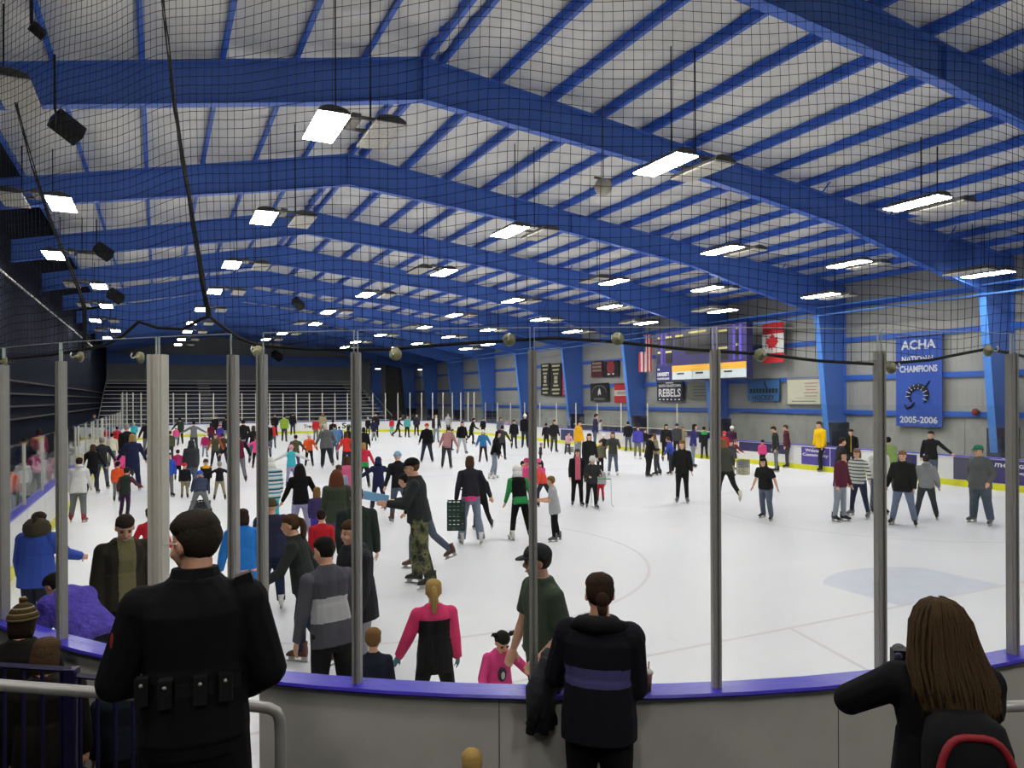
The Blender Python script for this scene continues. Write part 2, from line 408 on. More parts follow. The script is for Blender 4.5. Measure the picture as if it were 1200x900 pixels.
FM = {'bottom_flange': flange(BOT).mesh('bottom_flange', M_PURLIN), 'top_flange': flange(TOP).mesh('top_flange', M_BLUE),
      'column_inner_flange': flange([(26.7, .06), (25.95, 6.6)], .26).mesh('column_inner_flange', mat('flange_lit_blue', '#4a86d8', .4)),  # lighter blue paints in the light falling on the inner flange
      'column_outer_flange': flange([(XW - .06, .06), (XW - .06, roofz(XW) - .05)], .26).mesh('column_outer_flange', M_BLUE),
      'ridge_plate': MB().box((5.4, 0, 10.13), (.05, .2, .93)).mesh('ridge_plate', M_BLUE),
      'splice_plate': MB().box((13.5, 0, 9.28), (.04, .2, .72)).mesh('splice_plate', M_BLUE),
      'base_cover': MB().box((27.16, 0, .95), (1.15, .5, 1.75)).mesh('base_cover', mat('navy_column_pad', '#1c2440', .7))}
br = MB()
br_me = None
for i, y in enumerate(FR):
    f = thing('roof_frame', 'blue steel roof frame spanning the rink', 'frame', (0, y, 0), kind='structure')
    link('rafter_web', web_me, f); link('column_web', col_me, f)
    for k, me in FM.items(): link(k, me, f)
    for x in (17.4, 20.3, 23.2):
        key = 'brace%.1f' % x
        if key not in FM and key not in MATS:
            MATS[key] = MB().tube([(x, 0, zbot(x)), (x + .12, -.75, roofz(x + .12) + .03)], .022, 6).mesh('brace_rod', M_PURLIN)
        link('brace_rod', MATS[key], f)
for z, x in ((6.85, 25.9), (6.5, 25.85)):
    tag(MB().tube([(x, 6, z), (x, 80, z)], .035, 8).build('eave_pipe', mat('pale_blue_pipe', '#4a7cc8', .5)),
        'long pale blue pipe under the eave, %s of two' % ('upper' if z > 6.7 else 'lower'), 'pipe', kind='structure')
# ------------------------------------------------------------------ boards, glass and posts
boards = {}
for key, lb in (('near', 'grey backed dasher boards with purple cap and tall glass across the foreground'),
                ('left', 'white dasher boards with purple cap along the left benches'),
                ('far', 'white dasher boards with adverts and tall glass at the far end'),
                ('right', 'white dasher boards with yellow kick plate and adverts along the right')):
    boards[key] = thing('dasher_boards', lb, 'boards', kind='structure')
def panel(key, s0, s1):
    strip(MB(), s0 + .008, s1 - .008, .0, .03, 0.0, BH - .02).build('board_panel', M_BOARD, boards[key])
    b = strip(MB(), s0 + .001, s1 - .001, .07, .1, .07, BH - .02).build('back_panel', M_BACK, boards[key])
    if key == 'near': strip(MB(), s1 - .006, s1 - .0, .1, .1012, .07, BH - .02).build('panel_joint', M_HOUS, b)
    strip(MB(), s0 + .008, s1 - .008, -.018, -.001, .0, .2).build('kick_plate', M_YEL, boards[key])
def cap(key, s0, s1, step=.5):
    mb = MB(); rings = []
    for s in stations(s0, s1, step):
        p, n = path(s); pr = [(-.045, BH - .02), (.155, BH - .02), (.165, BH - .005), (.155, BH + .012), (-.035, BH + .012), (-.045, BH)]
        rings.append([(p.x + n.x * o, p.y + n.y * o, z) for o, z in pr])
    mb.loft(rings).build('cap_rail', M_CAP, boards[key])
def post(key, s, z1, wd=.056, dp=.07, m=None, z0=BH):
    p, n = path(s); t = Vector((-n.y, n.x, 0)); c = p + n * .05
    rot = Matrix(((t.x, n.x, 0), (t.y, n.y, 0), (0, 0, 1)))
    mb = MB(); mb.box((c.x, c.y, (z0 + z1) / 2), (wd, dp * .55, z1 - z0), rot)
    for sg in (-1, 1): mb.box(c + t * (sg * wd * .3) + Vector((0, 0, (z0 + z1) / 2)), (wd * .28, dp, z1 - z0), rot)
    return mb.build('glass_post', m or M_ALU, boards[key])
M_EDGE = mat('glass_edge_highlight', '#c4cfcb', .2, spec=.8)  # pale strips paint in the bright highlight along the pane edges
def pane(key, s0, s1, z1):
    g = strip(MB(), s0, s1, .044, .056, BH + .013, z1, step=.6).build('glass_pane', M_GLASS, boards[key])
    if key == 'near':
        strip(MB(), s0, s1, .043, .057, z1, z1 + .004, step=.6).build('glass_edge', M_EDGE, g)
        for sa in (s0, s1 - .004): strip(MB(), sa, sa + .004, .043, .057, 3.27, z1, step=.6).build('glass_edge', M_EDGE, g)
NP = [-152 - 8.2 * 3, -152 - 8.2 * 2, -160.2, -152.0, -145.3, -137.7, -131.5, -126.7, -118.6, -110.4, -102.2, -93.8]
edges = [-176.8, -166, -152, -137.7]
for a, b in zip(edges[:-1], edges[1:]): panel('near', s_ang(a), s_ang(b))
for a, b in ((-131.5, -120.1), (-120.1, -104.7), (-104.7, -89.999)): panel('near', s_ang(a), s_ang(b))
gl = s_ang(-137.6), s_ang(-133.1)
strip(MB(), *gl, .0, .1, .05, BH - .02).build('gate_leaf', M_BACK, boards['near'])
for k in range(4): panel('near', k * A1 / 4, (k + 1) * A1 / 4)
cap('near', s_ang(-176.8), s_ang(-133.1)); cap('near', s_ang(-131.5), PER - .001); cap('near', 0, A1)
for d in NP:
    if d == -137.7: post('near', s_ang(d), 3.29, .125, .1, M_ALU2)
    else: post('near', s_ang(d), 3.27)
post('near', s_ang(-133.1), 3.27, .06)
for k in range(1, 8): post('near', k * 1.22 + .67, 3.27)
GT = 3.42
nps = [s_ang(d) for d in NP] + [PER + k * 1.22 + .67 for k in range(1, 8)]
for a, b in zip(nps[:-1], nps[1:]):
    if abs(a - s_ang(-137.7)) < .01: b = s_ang(-133.1)
    a2, b2 = a + .012, b - .012
    if a < PER < b: pane('near', a2, PER - .001, GT); pane('near', 0.001, b2 - PER, GT)
    else: pane('near', a2, b2, GT)
# left side: benches behind two open gates
lefts = []; s = S_LEFT
openings = [(S_LEFT + A2 - 26.0, S_LEFT + A2 - 25.1), (S_LEFT + A2 - 20.6, S_LEFT + A2 - 19.7), (S_LEFT + A2 - 14.6, S_LEFT + A2 - 13.7)]
cuts = sorted([S_LEFT, S_LEFT + A2 + .45] + [v for o in openings for v in o])
for a, b in zip(cuts[:-1], cuts[1:]):
    if any(abs(a - o[0]) < .01 for o in openings): continue
    k = max(1, round((b - a) / 2.44))
    for i in range(k): panel('left', a + (b - a) * i / k, a + (b - a) * (i + 1) / k)
    cap('left', a, b)
    if a < S_LEFT + A2 - 13:
        for i in range(k): pane('left', a + (b - a) * i / k + .02, a + (b - a) * (i + 1) / k - .02, 2.2)
        for i in range(k + 1): post('left', a + (b - a) * i / k, 2.15, .05, .05, M_ALU2)
for o in openings:                                        # open gate leaves with cream edges
    for sa in o:
        p, n = path(sa); 
        lf = MB().box((p.x - .45, p.y, .62), (.8, .09, 1.12)).build('gate_leaf', M_BOARD, boards['left'])
        MB().box((p.x + .02, p.y, .66), (.13, .15, 1.25)).build('gate_edge', M_CREAM, lf)
# far end with both corners
for a, b, k in ((S_TR, S_FAR, 6), (S_FAR, S_TL, 4), (S_TL, S_LEFT, 6)):
    for i in range(k): panel('far', a + (b - a) * i / k, a + (b - a) * (i + 1) / k)
    cap('far', a + .001, b - .001)
    for i in range(k * 2):
        sa, sb = a + (b - a) * i / (2 * k), a + (b - a) * (i + 1) / (2 * k)
        post('far', sa, 3.5, .075, .06, M_ALU2); pane('far', sa + .04, sb - .04, 3.4)
# right side: boards with a set-back box in the middle
BX0, BX1 = S_RIGHT + 17.6, S_RIGHT + 30.0                 # penalty and score boxes (along the right side)
for a, b in ((S_BR, S_RIGHT), (S_RIGHT, BX0), (BX0, BX1), (BX1, S_TR)):
    k = max(1, round((b - a) / 2.44))
    for i in range(k): panel('right', a + (b - a) * i / k, a + (b - a) * (i + 1) / k)
    cap('right', a + .001, b - .001)
    h = 2.65
    for i in range(k):
        sa, sb = a + (b - a) * i / k, a + (b - a) * (i + 1) / k
        pane('right', sa + .005, sb - .005, h)
        if a >= BX0: post('right', sa, h, .05, .05, M_ALU2)
for d, z in ((1.9, 1.25),):
    MB().box((XR + d, YE + RR + 24, .62), (.1, 13.5, 1.1)).build('box_back_wall', mat('navy_box_wall', '#232048', .5), boards['right'])
    MB().box((XR + d, YE + RR + 24, 1.19), (.16, 13.5, .04)).build('box_rail', M_ALU2, boards['right'])
# ------------------------------------------------------------------ adverts on the boards
def ad_right(x0, x1, y0f, y1f, col, lines, name, tcol=None, key='right'):
    p, q = onX(x0, 520, XR - .004), onX(x1, 520, XR - .004)
    ya, yb = max(p.y, q.y), min(p.y, q.y); z0, z1 = .22 + .74 * y0f, .22 + .74 * y1f
    o = MB().box((XR - .006, (ya + yb) / 2, (z0 + z1) / 2), (.01, ya - yb, z1 - z0)).build('advert_sign', mat(name, col, .4, var=.1, vscale=3), boards[key])
    for s, fy, h, wd, c in lines:
        lettering(s, h * (z1 - z0), c, o, (XR - .0125, (ya + yb) / 2, z0 + fy * (z1 - z0)), B_RIGHT, width=wd * (ya - yb))
    return o, ya, yb, z0, z1
T = M_WHITE
ad_right(939, 972, 0, .95, '#4a3f96', [('Westerly', .8, .22, .72, T), ('Community', .55, .22, .92, T)], 'ad_purple')
ad_right(973, 996, 0, .95, '#3b2f86', [], 'ad_purple_plain')
o, ya, yb, z0, z1 = ad_right(1018, 1045, .02, .98, '#e4e5e2', [], 'ad_white')
for k in range(3):
    a = MB(); pts = [(XR - .016, ya - .3 - .25 * math.cos(t) - .1 * k, .62 + .22 * math.sin(t) - .07 * k) for t in np.linspace(2.2, 4.0, 9)]
    a.tube(pts, [.01 + .02 * math.sin(PI * i / 8) for i in range(9)], 6).build('swoosh', M_NAVY, o)
ad_right(1046, 1074, .25, .95, '#23214f', [('A', .55, .5, .12, T)], 'ad_navy')
ad_right(1117, 1148, .0, .98, '#4f4c63', [], 'ad_grey')
ad_right(1149, 1235, .0, .98, '#322b66', [('SOUTH KINGSTOWN', .78, .17, .92, T), ('County', .48, .15, .3, T)], 'ad_south')
ad_right(866, 924, .45, .98, '#242250', [('ND', .35, .35, .14, T)], 'ad_navy_band')
ad_right(700, 738, .05, .9, '#d8d3cd', [], 'ad_pale')
ad_right(657, 672, .0, .95, '#20305e', [], 'ad_blue_small')
def ad_far(x0, x1, col, lines, name):
    p, q = onY(x0, 500, YF - .006), onY(x1, 500, YF - .006)
    o = MB().box(((p.x + q.x) / 2, YF - .006, .6), (q.x - p.x, .01, .7)).build('advert_sign', mat(name, col, .4, var=.1, vscale=3), boards['far'])
    for s, h, wd, c, fx in lines:
        lettering(s, h, c, o, (p.x + fx * (q.x - p.x), YF - .0125, .62), B_FAR, width=wd * (q.x - p.x))
PG = mat('print_green', '#17402f', .6); PB = mat('print_black', '#15171c', .6); PR = mat('print_red', '#c8403c', .6)
ad_far(320, 340, '#ececea', [], 'ad_f0'); ad_far(352, 440, '#ececea', [('Tred', .3, .12, PB, .1), ('SeaBee', .5, .36, PG, .72)], 'ad_f1')
ad_far(452, 488, '#ececea', [], 'ad_f2'); ad_far(504, 538, '#d9a02c', [], 'ad_f3')
ad_far(550, 577, '#27345f', [], 'ad_f4')
# ------------------------------------------------------------------ net above the foreground glass
def arc_pt(x, y, off=.05):            # pixel -> point on the upright surface above the near boards
    d = ray(x, y); h = math.hypot(d[0], d[1]); ux, uy = d[0] / h, d[1] / h
    cx, cy, r = XL + RR, YE + RR, RR + off
    t = None; b = -(ux * cx + uy * cy); disc = b * b - (cx * cx + cy * cy - r * r)
    if disc > 0:
        t0 = -b - math.sqrt(disc)
        if t0 * ux < cx and t0 * uy < cy: t = t0
    if t is None: t = (YE - off) / uy
    X, Y = ux * t, uy * t
    s = s_ang(math.degrees(math.atan2(Y - cy, X - cx))) if X < cx else PER + X - cx
    return Vector((X, Y, CH + d[2] / h * t)), s
ROPE = [(-6, 422), (7, 421), (60, 416), (98, 410), (125, 404), (145, 393), (163, 377), (185, 384), (215, 386), (236, 374), (246, 371), (262, 383), (280, 396), (303, 405), (360, 409), (417, 410), (464, 409), (520, 404), (597, 399), (650, 396), (724, 401), (800, 409), (893, 415), (960, 423), (1030, 427), (1090, 422), (1130, 414), (1157, 409), (1185, 414), (1215, 421), (1300, 430)]
rp = [arc_pt(x, y, .02) for x, y in ROPE]
rs = [q[1] for q in rp]; rz = [q[0].z for q in rp]
net = thing('safety_net', 'fine black safety net hanging above the foreground glass', 'net', (*rp[18][0].xy, 0))
net.location = (0, 0, 0)
def net_off(s, z): return .03 + .05 * math.sin(s * 1.3 + z * .5) * min(1, (z - 3) / 3) + .025 * math.sin(s * 3.1 + 1 + z * 1.1)
def net_p(s, z):
    p, n = path(s); q = p + n * net_off(s, z); return Vector((q.x, q.y, z))
CELL = .068; S0, S1 = rs[0] - .3, rs[-1] + .6; ZT = 8.3
def strand(mb, pts, r=.0021):
    n = 3; rings = []
    for i, p in enumerate(pts):
        t = (pts[min(i + 1, len(pts) - 1)] - pts[max(i - 1, 0)]).normalized()
        u = t.cross(Vector((.37, .41, .83))).normalized(); v = u.cross(t)
        rings.append([p + u * (r * math.cos(2.094 * j)) + v * (r * math.sin(2.094 * j)) for j in range(n)])
    mb.loft(rings, cap=False)
vn = MB(); s = S0; i = 0
while s < S1:
    zb = float(np.interp(s, rs, rz)); wob = random.uniform(-.006, .006)
    strand(vn, [net_p(s + wob + .02 * math.sin(z * 1.7 + s * .8), z) for z in np.linspace(zb, ZT, 22)]); s += CELL; i += 1
z = 3.2
ss = np.arange(S0, S1, .16)
while z < ZT:
    run = []
    for q in ss:
        zz = z + .03 * math.sin(q * 2.3 + z * 2) + .02 * math.sin(q * 5.1 + z)
        if zz > np.interp(q, rs, rz) - .0: run.append(net_p(q, zz))
        else:
            if len(run) > 1: strand(vn, run)
            run = []
    if len(run) > 1: strand(vn, run)
    z += CELL
tag(vn.build('net_mesh', M_NET, net, fix=False), kind='stuff')
MB().tube([q[0] for q in rp], .012, 6).build('bottom_rope', M_NET, net)
for k, pts in enumerate(([(192, -8), (198, 50), (207, 130), (216, 190), (228, 265), (238, 330), (245, 371)], [(20, 120), (38, 190), (62, 265), (88, 325), (100, 362), (99, 409)])):
    P = [arc_pt(x, y, .0 + .03 * k)[0] for x, y in pts]; mb = MB(); nn = len(P)
    for j in range(4):
        mb.tube([p + Vector((.012 * math.sin(j * 2 + i * 1.7), .012 * math.cos(j * 2.4 + i), 0)) for i, p in enumerate(P)], [.004 + (.009 if k == 0 else .006) * i / nn for i in range(nn)], 5)
    mb.build('gathered_fold', M_NET, net)
# clear suction hooks on the glass that carry the net rope
M_CUP = mat('yellowish_clear_plastic', '#cfcfa2', .15, spec=.7, var=.1); M_CUP.node_tree.nodes['Principled BSDF'].inputs['Transmission Weight'].default_value = .5
HK = [(7, 424, 'beside the leftmost post'), (95, 418, 'under the gathered net at the left'), (165, 419, 'just left of the wide pale post'), (303, 412, 'above the second post right of the wide post'), (464, 415, 'right of the post before the grey sweater'),
      (597, 398, 'left of the post before the capped man'), (724, 397, 'in front of the striped flag'), (891, 416, 'below the maple leaf flag'), (1044, 431, 'beside the tall blue champions banner'), (1157, 411, 'before the nearest blue column')]
for k, (x, y, lb) in enumerate(HK):
    p, s = arc_pt(x, y, .035); _, n = path(s)
    h = thing('suction_hook', 'small clear suction hook on the glass ' + lb, 'hook', p, math.atan2(n.y, n.x), 'suction hooks holding the net')
    mb = MB(); prof = [(.0, .045), (.012, .044), (.022, .032), (.03, .014), (.05, .012), (.055, .0)]
    mb.loft([[(x0, r * math.cos(2 * PI * j / 14), r * math.sin(2 * PI * j / 14)) for j in range(14)] for x0, r in prof]).build('cup', M_CUP, h, True)
    MB().tube([(.05, 0, 0), (.075, 0, -.01), (.085, 0, .01), (.075, 0, .03)], .005, 6).build('hook_arm', M_ALU2, h, True)
# ------------------------------------------------------------------ ceiling lamps: twin units, one lit and one dark
def lamp_unit(lit):
    mb = MB(); n = 10; rings = []
    for y, sc in ((-.72, .8), (-.66, 1), (.66, 1), (.72, .8)):
        rings.append([(.27 * math.cos(PI * j / n), y, .02 + .15 * sc * math.sin(PI * j / n)) for j in range(n + 1)])
    mb.loft(rings)
    hs = mb.mesh('lamp_housing', M_HOUS)
    ln = MB().box((0, 0, .008), (.53, 1.42, .02)).mesh('lens', M_LIT if lit else M_LENS)
    return hs, ln
U_LIT, U_DRK = lamp_unit(True), lamp_unit(False)
GUARD = MB()
for k in range(7): GUARD.box((-.24 + .08 * k, 0, -.012), (.006, 1.42, .006))
for k in range(9): GUARD.box((0, -.64 + .16 * k, -.012), (.52, .006, .006))
GUARD = GUARD.mesh('wire_guard', M_ALU2)
BAR = MB().box((0, -.3, .17), (1.1, .05, .05)).box((0, .3, .17), (1.1, .05, .05)).mesh('crossbar', M_HOUS)
BALL = MB().box((0, 0, .2), (.16, .5, .12)).mesh('ballast_box', M_HOUS)
ROWS = [('row nearest the left wall', 7.7, [(73, 240, 'L'), (64, 300, 'R'), (117, 336, 'L'), (125, 359, 'L'), (112, 376, 'R'), (136, 388, 'L'), (126, 396, 'R')]),
        ('second row from the left wall', 7.7, [(383, 150, 'R'), (310, 256, 'R'), (272, 311, 'R'), (252, 342, 'R'), (236, 363, 'R'), (225, 379, 'R'), (220, 389, 'R'), (213, 398, 'R'), (209, 404, 'R')]),
        ('third row from the left wall', 7.7, [(780, 194, 'R'), (598, 272, 'R'), (521, 320, 'L'), (429, 346, 'R'), (385, 366, 'R'), (370, 380, 'L'), (331, 391, 'R'), (312, 398, 'R'), (311, 405, 'R')]),
        ('third row from the right wall', 7.7, [(1075, 239, 'R'), (847, 294, 'R'), (720, 331, 'L'), (601, 353, 'R'), (532, 370, 'R'), (498, 384, 'L'), (446, 393, 'R'), (417, 401, 'R'), (404, 407, 'R')]),
        ('second row from the right wall', 7.55, [(995, 310, 'R'), (829, 339, 'R'), (715, 360, 'R'), (633, 375, 'R'), (572, 387, 'R'), (526, 395, 'R'), (489, 403, 'R'), (459, 408, 'R')]),
        ('row nearest the right wall', 6.95, [(1158, 322, 'L'), (962, 347, 'R'), (847, 365, 'L'), (757, 379, 'L'), (671, 389, 'R'), (572, 404, 'L'), (546, 409, 'R')])]
ORD = ['nearest', 'second', 'third', 'fourth', 'fifth', 'sixth', 'seventh', 'eighth', 'farthest']
def twin(p, side, lb, both=False):
    dx = .98 if side == 'R' else -.98
    t = thing('twin_lamp', lb, 'lamp', p, 0, 'twin ceiling lamps over the ice')
    a = link('lamp_housing', U_LIT[0], t, (0, 0, 0)); link('lens', U_LIT[1], a)
    b = link('lamp_housing', U_DRK[0], t, (dx, 0, 0)); link('lens', U_DRK[1], b); link('wire_guard', GUARD, b)
    link('crossbar', BAR, t, (dx / 2, 0, 0)); link('ballast_box', BALL, t, (dx / 2, 0, 0))
    for sx in (.18, .82):
        zr = roofz(p.x + dx * sx) + .43 - p.z
        MB().tube([(dx * sx, 0, .18), (dx * sx, 0, zr)], .014, 6).build('hanging_rod', M_BLACK, t, fix=False)
for nm, z, L in ROWS:
    for k, (x, y, sd) in enumerate(L):
        p = onZ(x, y, z); od = 'farthest' if k == len(L) - 1 else ORD[k]
        twin(p, sd, 'twin lamp, dark unit %s, %s in the %s' % ('right' if sd == 'R' else 'left', od, nm))
p = onZ(22, 112, 7.7); twin(p + Vector((-.98, 0, 0)), 'R', 'twin lamp cut by the left edge, only its dark unit in view')
for Y, w_ in ((3.9, 'near end of the ice'), (-2.6, 'stands behind the viewer')):      # unseen lamps added to brighten the near ice and the backs of the boards
    for X, o_ in ((-2.2, 'leftmost'), (2.8, 'second from the left'), (9.6, 'third from the left'), (17.0, 'fourth from the left'), (22.4, 'rightmost')): twin(Vector((X, 6.0 if (X == 2.8 and Y > 0) else Y, 7.55 if X > 20 else 7.7)), 'R', 'added unseen twin lamp over the %s, %s' % (w_, o_))
for k, (x, y) in enumerate(((443, 432), (493, 433), (512, 431))):
    p = onY(x, y, 79.5); t = thing('wall_lamp', 'small lit lamp over the far right exit, %s of three' % ('leftmost', 'middle', 'rightmost')[k], 'lamp', p, 0, 'far exit lamps')
    MB().box((0, 0, .1), (.5, .5, .2)).build('lamp_housing', M_HOUS, t); MB().box((0, 0, -.02), (.46, .46, .08)).build('lens', mat('lit_far_lens', '#fff6ea', .5, var=0, emit=12), t)
    MB().tube([(0, 0, .2), (0, 0, roofz(p.x) - p.z)], .02, 6).build('hanging_rod', M_BLACK, t, fix=False)
# loudspeakers and globe under the roof
for k, (x, y, D, sz, lb) in enumerate(((80, 149, 13.0, .4, 'beneath the second blue rafter at the left'), (46, 36, 8.6, .13, 'high in the upper left corner'), (122, 295, 25, .45, 'above the left row of lamps'), (136, 347, 38, .6, 'far along the left row of lamps'), (350, 356, 42, .55, 'hung in the middle of the roof'), (325, 417, 70, .8, 'on the far blue beam'))):
    p = atD(x, y, D); t = thing('loudspeaker', 'black box loudspeaker ' + lb, 'loudspeaker', p, .5, 'loudspeakers under the roof')
    rot = Euler((-.5, .5, 0)).to_matrix()
    MB().box((0, 0, 0), (sz * 1.25, sz * .7, sz * .75), rot).build('cabinet', M_BLACK, t)
    MB().box(rot @ Vector((0, -sz * .36, 0)), (sz * 1.15, .02, sz * .66), rot).build('grille', mat('speaker_grille', '#1d1d20', .8), t)
    MB().tube([(-sz * .4, 0, sz * .2), (-sz * .5, 0, sz * .7), (-sz * .5, 0, max(sz * .8, roofz(p.x - sz * .5) - p.z + (.0 if k == 0 else .12)))], .02, 6).build('bracket', M_BLACK, t, fix=False)
p = onZ(708, 219, 8.15); t = thing('mirror_ball', 'pale globe hanging under the roof left of a lamp', 'globe', p)
MB().ell((0, 0, 0), (.22, .22, .22), 20, 12).build('globe', mat('mirror_globe', '#b9b5a0', .3, spec=.6, bump=.5, bscale=25), t, True)
MB().tube([(-.25, 0, .2), (.25, 0, .2)], .03, 6).tube([(0, 0, .2), (0, 0, roofz(p.x) - p.z + .1)], .015, 6).build('motor_bar', M_HOUS, t, fix=False)
# ------------------------------------------------------------------ banners, flags and signs on the right wall
def rect(x0, y0, x1, y1, X):
    a, b = onX(x0, (y0 + y1) / 2, X), onX(x1, (y0 + y1) / 2, X); xm = (x0 + x1) / 2
    return (a.y + b.y) / 2, a.y - b.y, onX(xm, y1, X).z, onX(xm, y0, X).z        # centre Y, width, z bottom, z top
def sheet(name, m, parent, X, yc, wd, z0, z1, th=.03, wav=0.0, loc0=(0, 0, 0)):
    mb = MB(); n = 14; rings = []
    for i in range(n + 1):
        u = i / n; y = yc + wd / 2 - wd * u; o = wav * math.sin(u * 9 + z0) - loc0[0]
        rings.append([(X + o, y - loc0[1], z0 - loc0[2]), (X + o + th, y - loc0[1], z0 - loc0[2]), (X + o + th, y - loc0[1], z1 - loc0[2]), (X + o, y - loc0[1], z1 - loc0[2])])
    return mb.loft(rings).build(name, m, parent, smooth=False)
def sign(name, label, cat, px, X, col, th=.04, group='banners on the right wall', wav=0, frame=None):
    yc, wd, z0, z1 = rect(*px, X)
    t = thing(name, label, cat, (XW - .13, yc, z0), 0, group); L = Vector((XW - .13, yc, z0))
    body = sheet('cloth' if name == 'banner' else 'panel', mat(name + label[:24], col, .75, var=.08, vscale=2), t, X, yc, wd, z0, z1, th, wav, L)
    MB().tube([Vector((X + th / 2, yc + wd / 2, z1)) - L, Vector((X + th / 2, yc - wd / 2, z1)) - L], .02, 6).build('top_rail', M_ALU, t)
    MB().box(Vector((X + (XW - X) / 2, yc, z1 - .05)) - L, (XW - X, wd * .9, .04)).build('wall_bracket', M_ALU, t)
    def txt(s, fx, fz, h, wdt, m=M_WHITE):
        return lettering(s, h * (z1 - z0), m, t, Vector((X - .012, yc + wd * (.5 - fx), z0 + fz * (z1 - z0))) - L, B_RIGHT, width=wdt * wd)
    def bar(fx, fz, wdt, h, m=M_WHITE, nm='print'):
        MB().box(Vector((X - .006, yc + wd * (.5 - fx), z0 + fz * (z1 - z0))) - L, (.008, wdt * wd, h * (z1 - z0))).build(nm, m, t)
    return t, txt, bar, (yc, wd, z0, z1, L)
M_CLW = mat('silver_letters', '#c9ccd2', .6)
t, tx, bar, (yc, wd, z0, z1, L) = sign('banner', 'tall blue ACHA National Champions banner', 'banner', (1050, 393, 1104, 500), 27.45, '#2c50a8')
tx('ACHA', .5, .9, .105, .76, M_CLW); tx('NATIONAL', .5, .745, .065, .72, M_CLW); tx('CHAMPIONS', .5, .635, .075, .82, M_CLW); tx('2005-2006', .5, .075, .075, .82, M_CLW)
def bp(fx, fz): return Vector((27.43, yc + wd * (.5 - fx), z0 + fz * (z1 - z0))) - L
pts = [bp(.2, .24), bp(.26, .2), bp(.36, .22), bp(.42, .27)]
MB().tube(pts, [.03, .05, .05, .02], 6).build('emblem_tail', mat('emblem_black', '#14161e', .7), t)
arc = [bp(.5 + .2 * math.cos(a), .34 + .1 * math.sin(a)) for a in np.linspace(-.9, 3.9, 22)]
MB().tube(arc, [.03 + .085 * math.sin(PI * i / 21) for i in range(22)], 8).build('emblem_horn', MATS['emblem_black'], t)
for i in range(2, 20, 2):
    c = arc[i]; d = (c - bp(.5, .34)).normalized() * .1
    MB().tube([c - d + Vector((-.09, 0, 0)), c + d * .9 + Vector((-.09, 0, 0))], .012, 5).build('horn_ridge', M_CLW, t)
MB().tube([bp(.64, .42), bp(.75, .5)], [.02, .035], 6).build('emblem_stick', MATS['emblem_black'], t)
# maple leaf flag, hung upright
yc, wd, z0, z1 = rect(894, 378, 918, 425, 27.0)
t = thing('flag', 'red and white maple leaf flag hung upright', 'flag', (27.0, yc, z0)); L = Vector((27.0, yc, z0)); hh = z1 - z0
FR_ = mat('flag_red', '#c4242b', .7); FW_ = mat('flag_white', '#dcdcd8', .7)
for nm, a, b, m in (('red_band', 0, .24, FR_), ('white_band', .24, .72, FW_), ('red_band', .72, 1, FR_)):
    sheet(nm, m, t, 27.0, yc, wd, z0 + a * hh, z0 + b * hh, .02, .03, L)
leaf = [(0, -.5), (.04, -.2), (.3, -.24), (.26, -.12), (.5, .08), (.4, .14), (.45, .3), (.28, .26), (.2, .32), (.14, .18), (.17, .42), (.08, .38), (0, .55)]
leaf = leaf + [(-x, y) for x, y in leaf[-2:0:-1]]
MB().prism([Vector((26.95, yc - x * wd * .62, z0 + .48 * hh + y * wd * .75)) - L for x, y in leaf], (.008, 0, 0)).build('maple_leaf', FR_, t)
MB().tube([Vector((27.0, yc + wd / 2, z1)) - L, Vector((27.0, yc - wd / 2, z1)) - L], .02, 6).tube([Vector((27.0, yc, z1)) - L, Vector((XW, yc, z1 + .05)) - L], .015, 6).build('hanging_bar', M_ALU, t)
# striped flag, hanging in folds
yc, wd, z0, z1 = rect(749, 393, 763, 436, 26.4)
t = thing('flag', 'red and white striped flag hanging in folds', 'flag', (26.4, yc, z0)); L = Vector((26.4, yc, z0)); hh = z1 - z0
for k in range(11):
    u = k / 11; top = 1.0 if u > .5 else .56; y0 = yc + wd / 2 - wd * (k + .5) / 11
    MB().box(Vector((26.4 + .05 * math.sin(k * 1.4), y0, z0 + hh * (top + .02 * math.sin(k)) / 2)) - L, (.03, wd / 11 + .005, hh * top - .05 * abs(math.sin(k * 2)))).build('stripe', FR_ if k % 2 == 0 else FW_, t)
MB().tube([Vector((26.4, yc + wd * .1, z1)) - L, Vector((26.4, yc - wd / 2, z1)) - L], .02, 6).tube([Vector((26.4, yc - wd * .2, z1)) - L, Vector((26.4, yc - wd * .2, roofz(26.4) + .1)) - L], .012, 6).build('hanging_cord', M_ALU2, t)
# scoreboard
yc, wd, z0, z1 = rect(771, 384, 877, 445, 25.5)
t = thing('scoreboard', 'wide purple scoreboard with advert strip below', 'scoreboard', (25.5, yc, z0)); L = Vector((25.5, yc, z0)); hh = z1 - z0
def sb(nm, fx0, fx1, fz0, fz1, m, dx=0.0, par=None, th=.02):
    return MB().box(Vector((25.39 - dx, yc + wd * (.5 - (fx0 + fx1) / 2), z0 + hh * (fz0 + fz1) / 2)) - L, (th, wd * (fx1 - fx0), hh * (fz1 - fz0))).build(nm, m, par or t)
M_SB = mat('scoreboard_purple', '#2a2458', .4); M_SB2 = mat('scoreboard_violet', '#4a3ca6', .4); M_DG = mat('dark_display', '#17161a', .3); M_LBL = mat('yellow_label', '#c9bf62', .5)
MB().box(Vector((25.6, yc, z0 + hh / 2)) - L, (.4, wd, hh)).build('cabinet', M_SB, t)
MB().box(Vector((26.75, yc, z0 + hh * .6)) - L, (1.9, wd * .2, .12)).build('wall_bracket', M_ALU, t)
for fx in (.06, .115, .87, .93): sb('violet_stripe', fx, fx + .025, .34, .98, M_SB2)
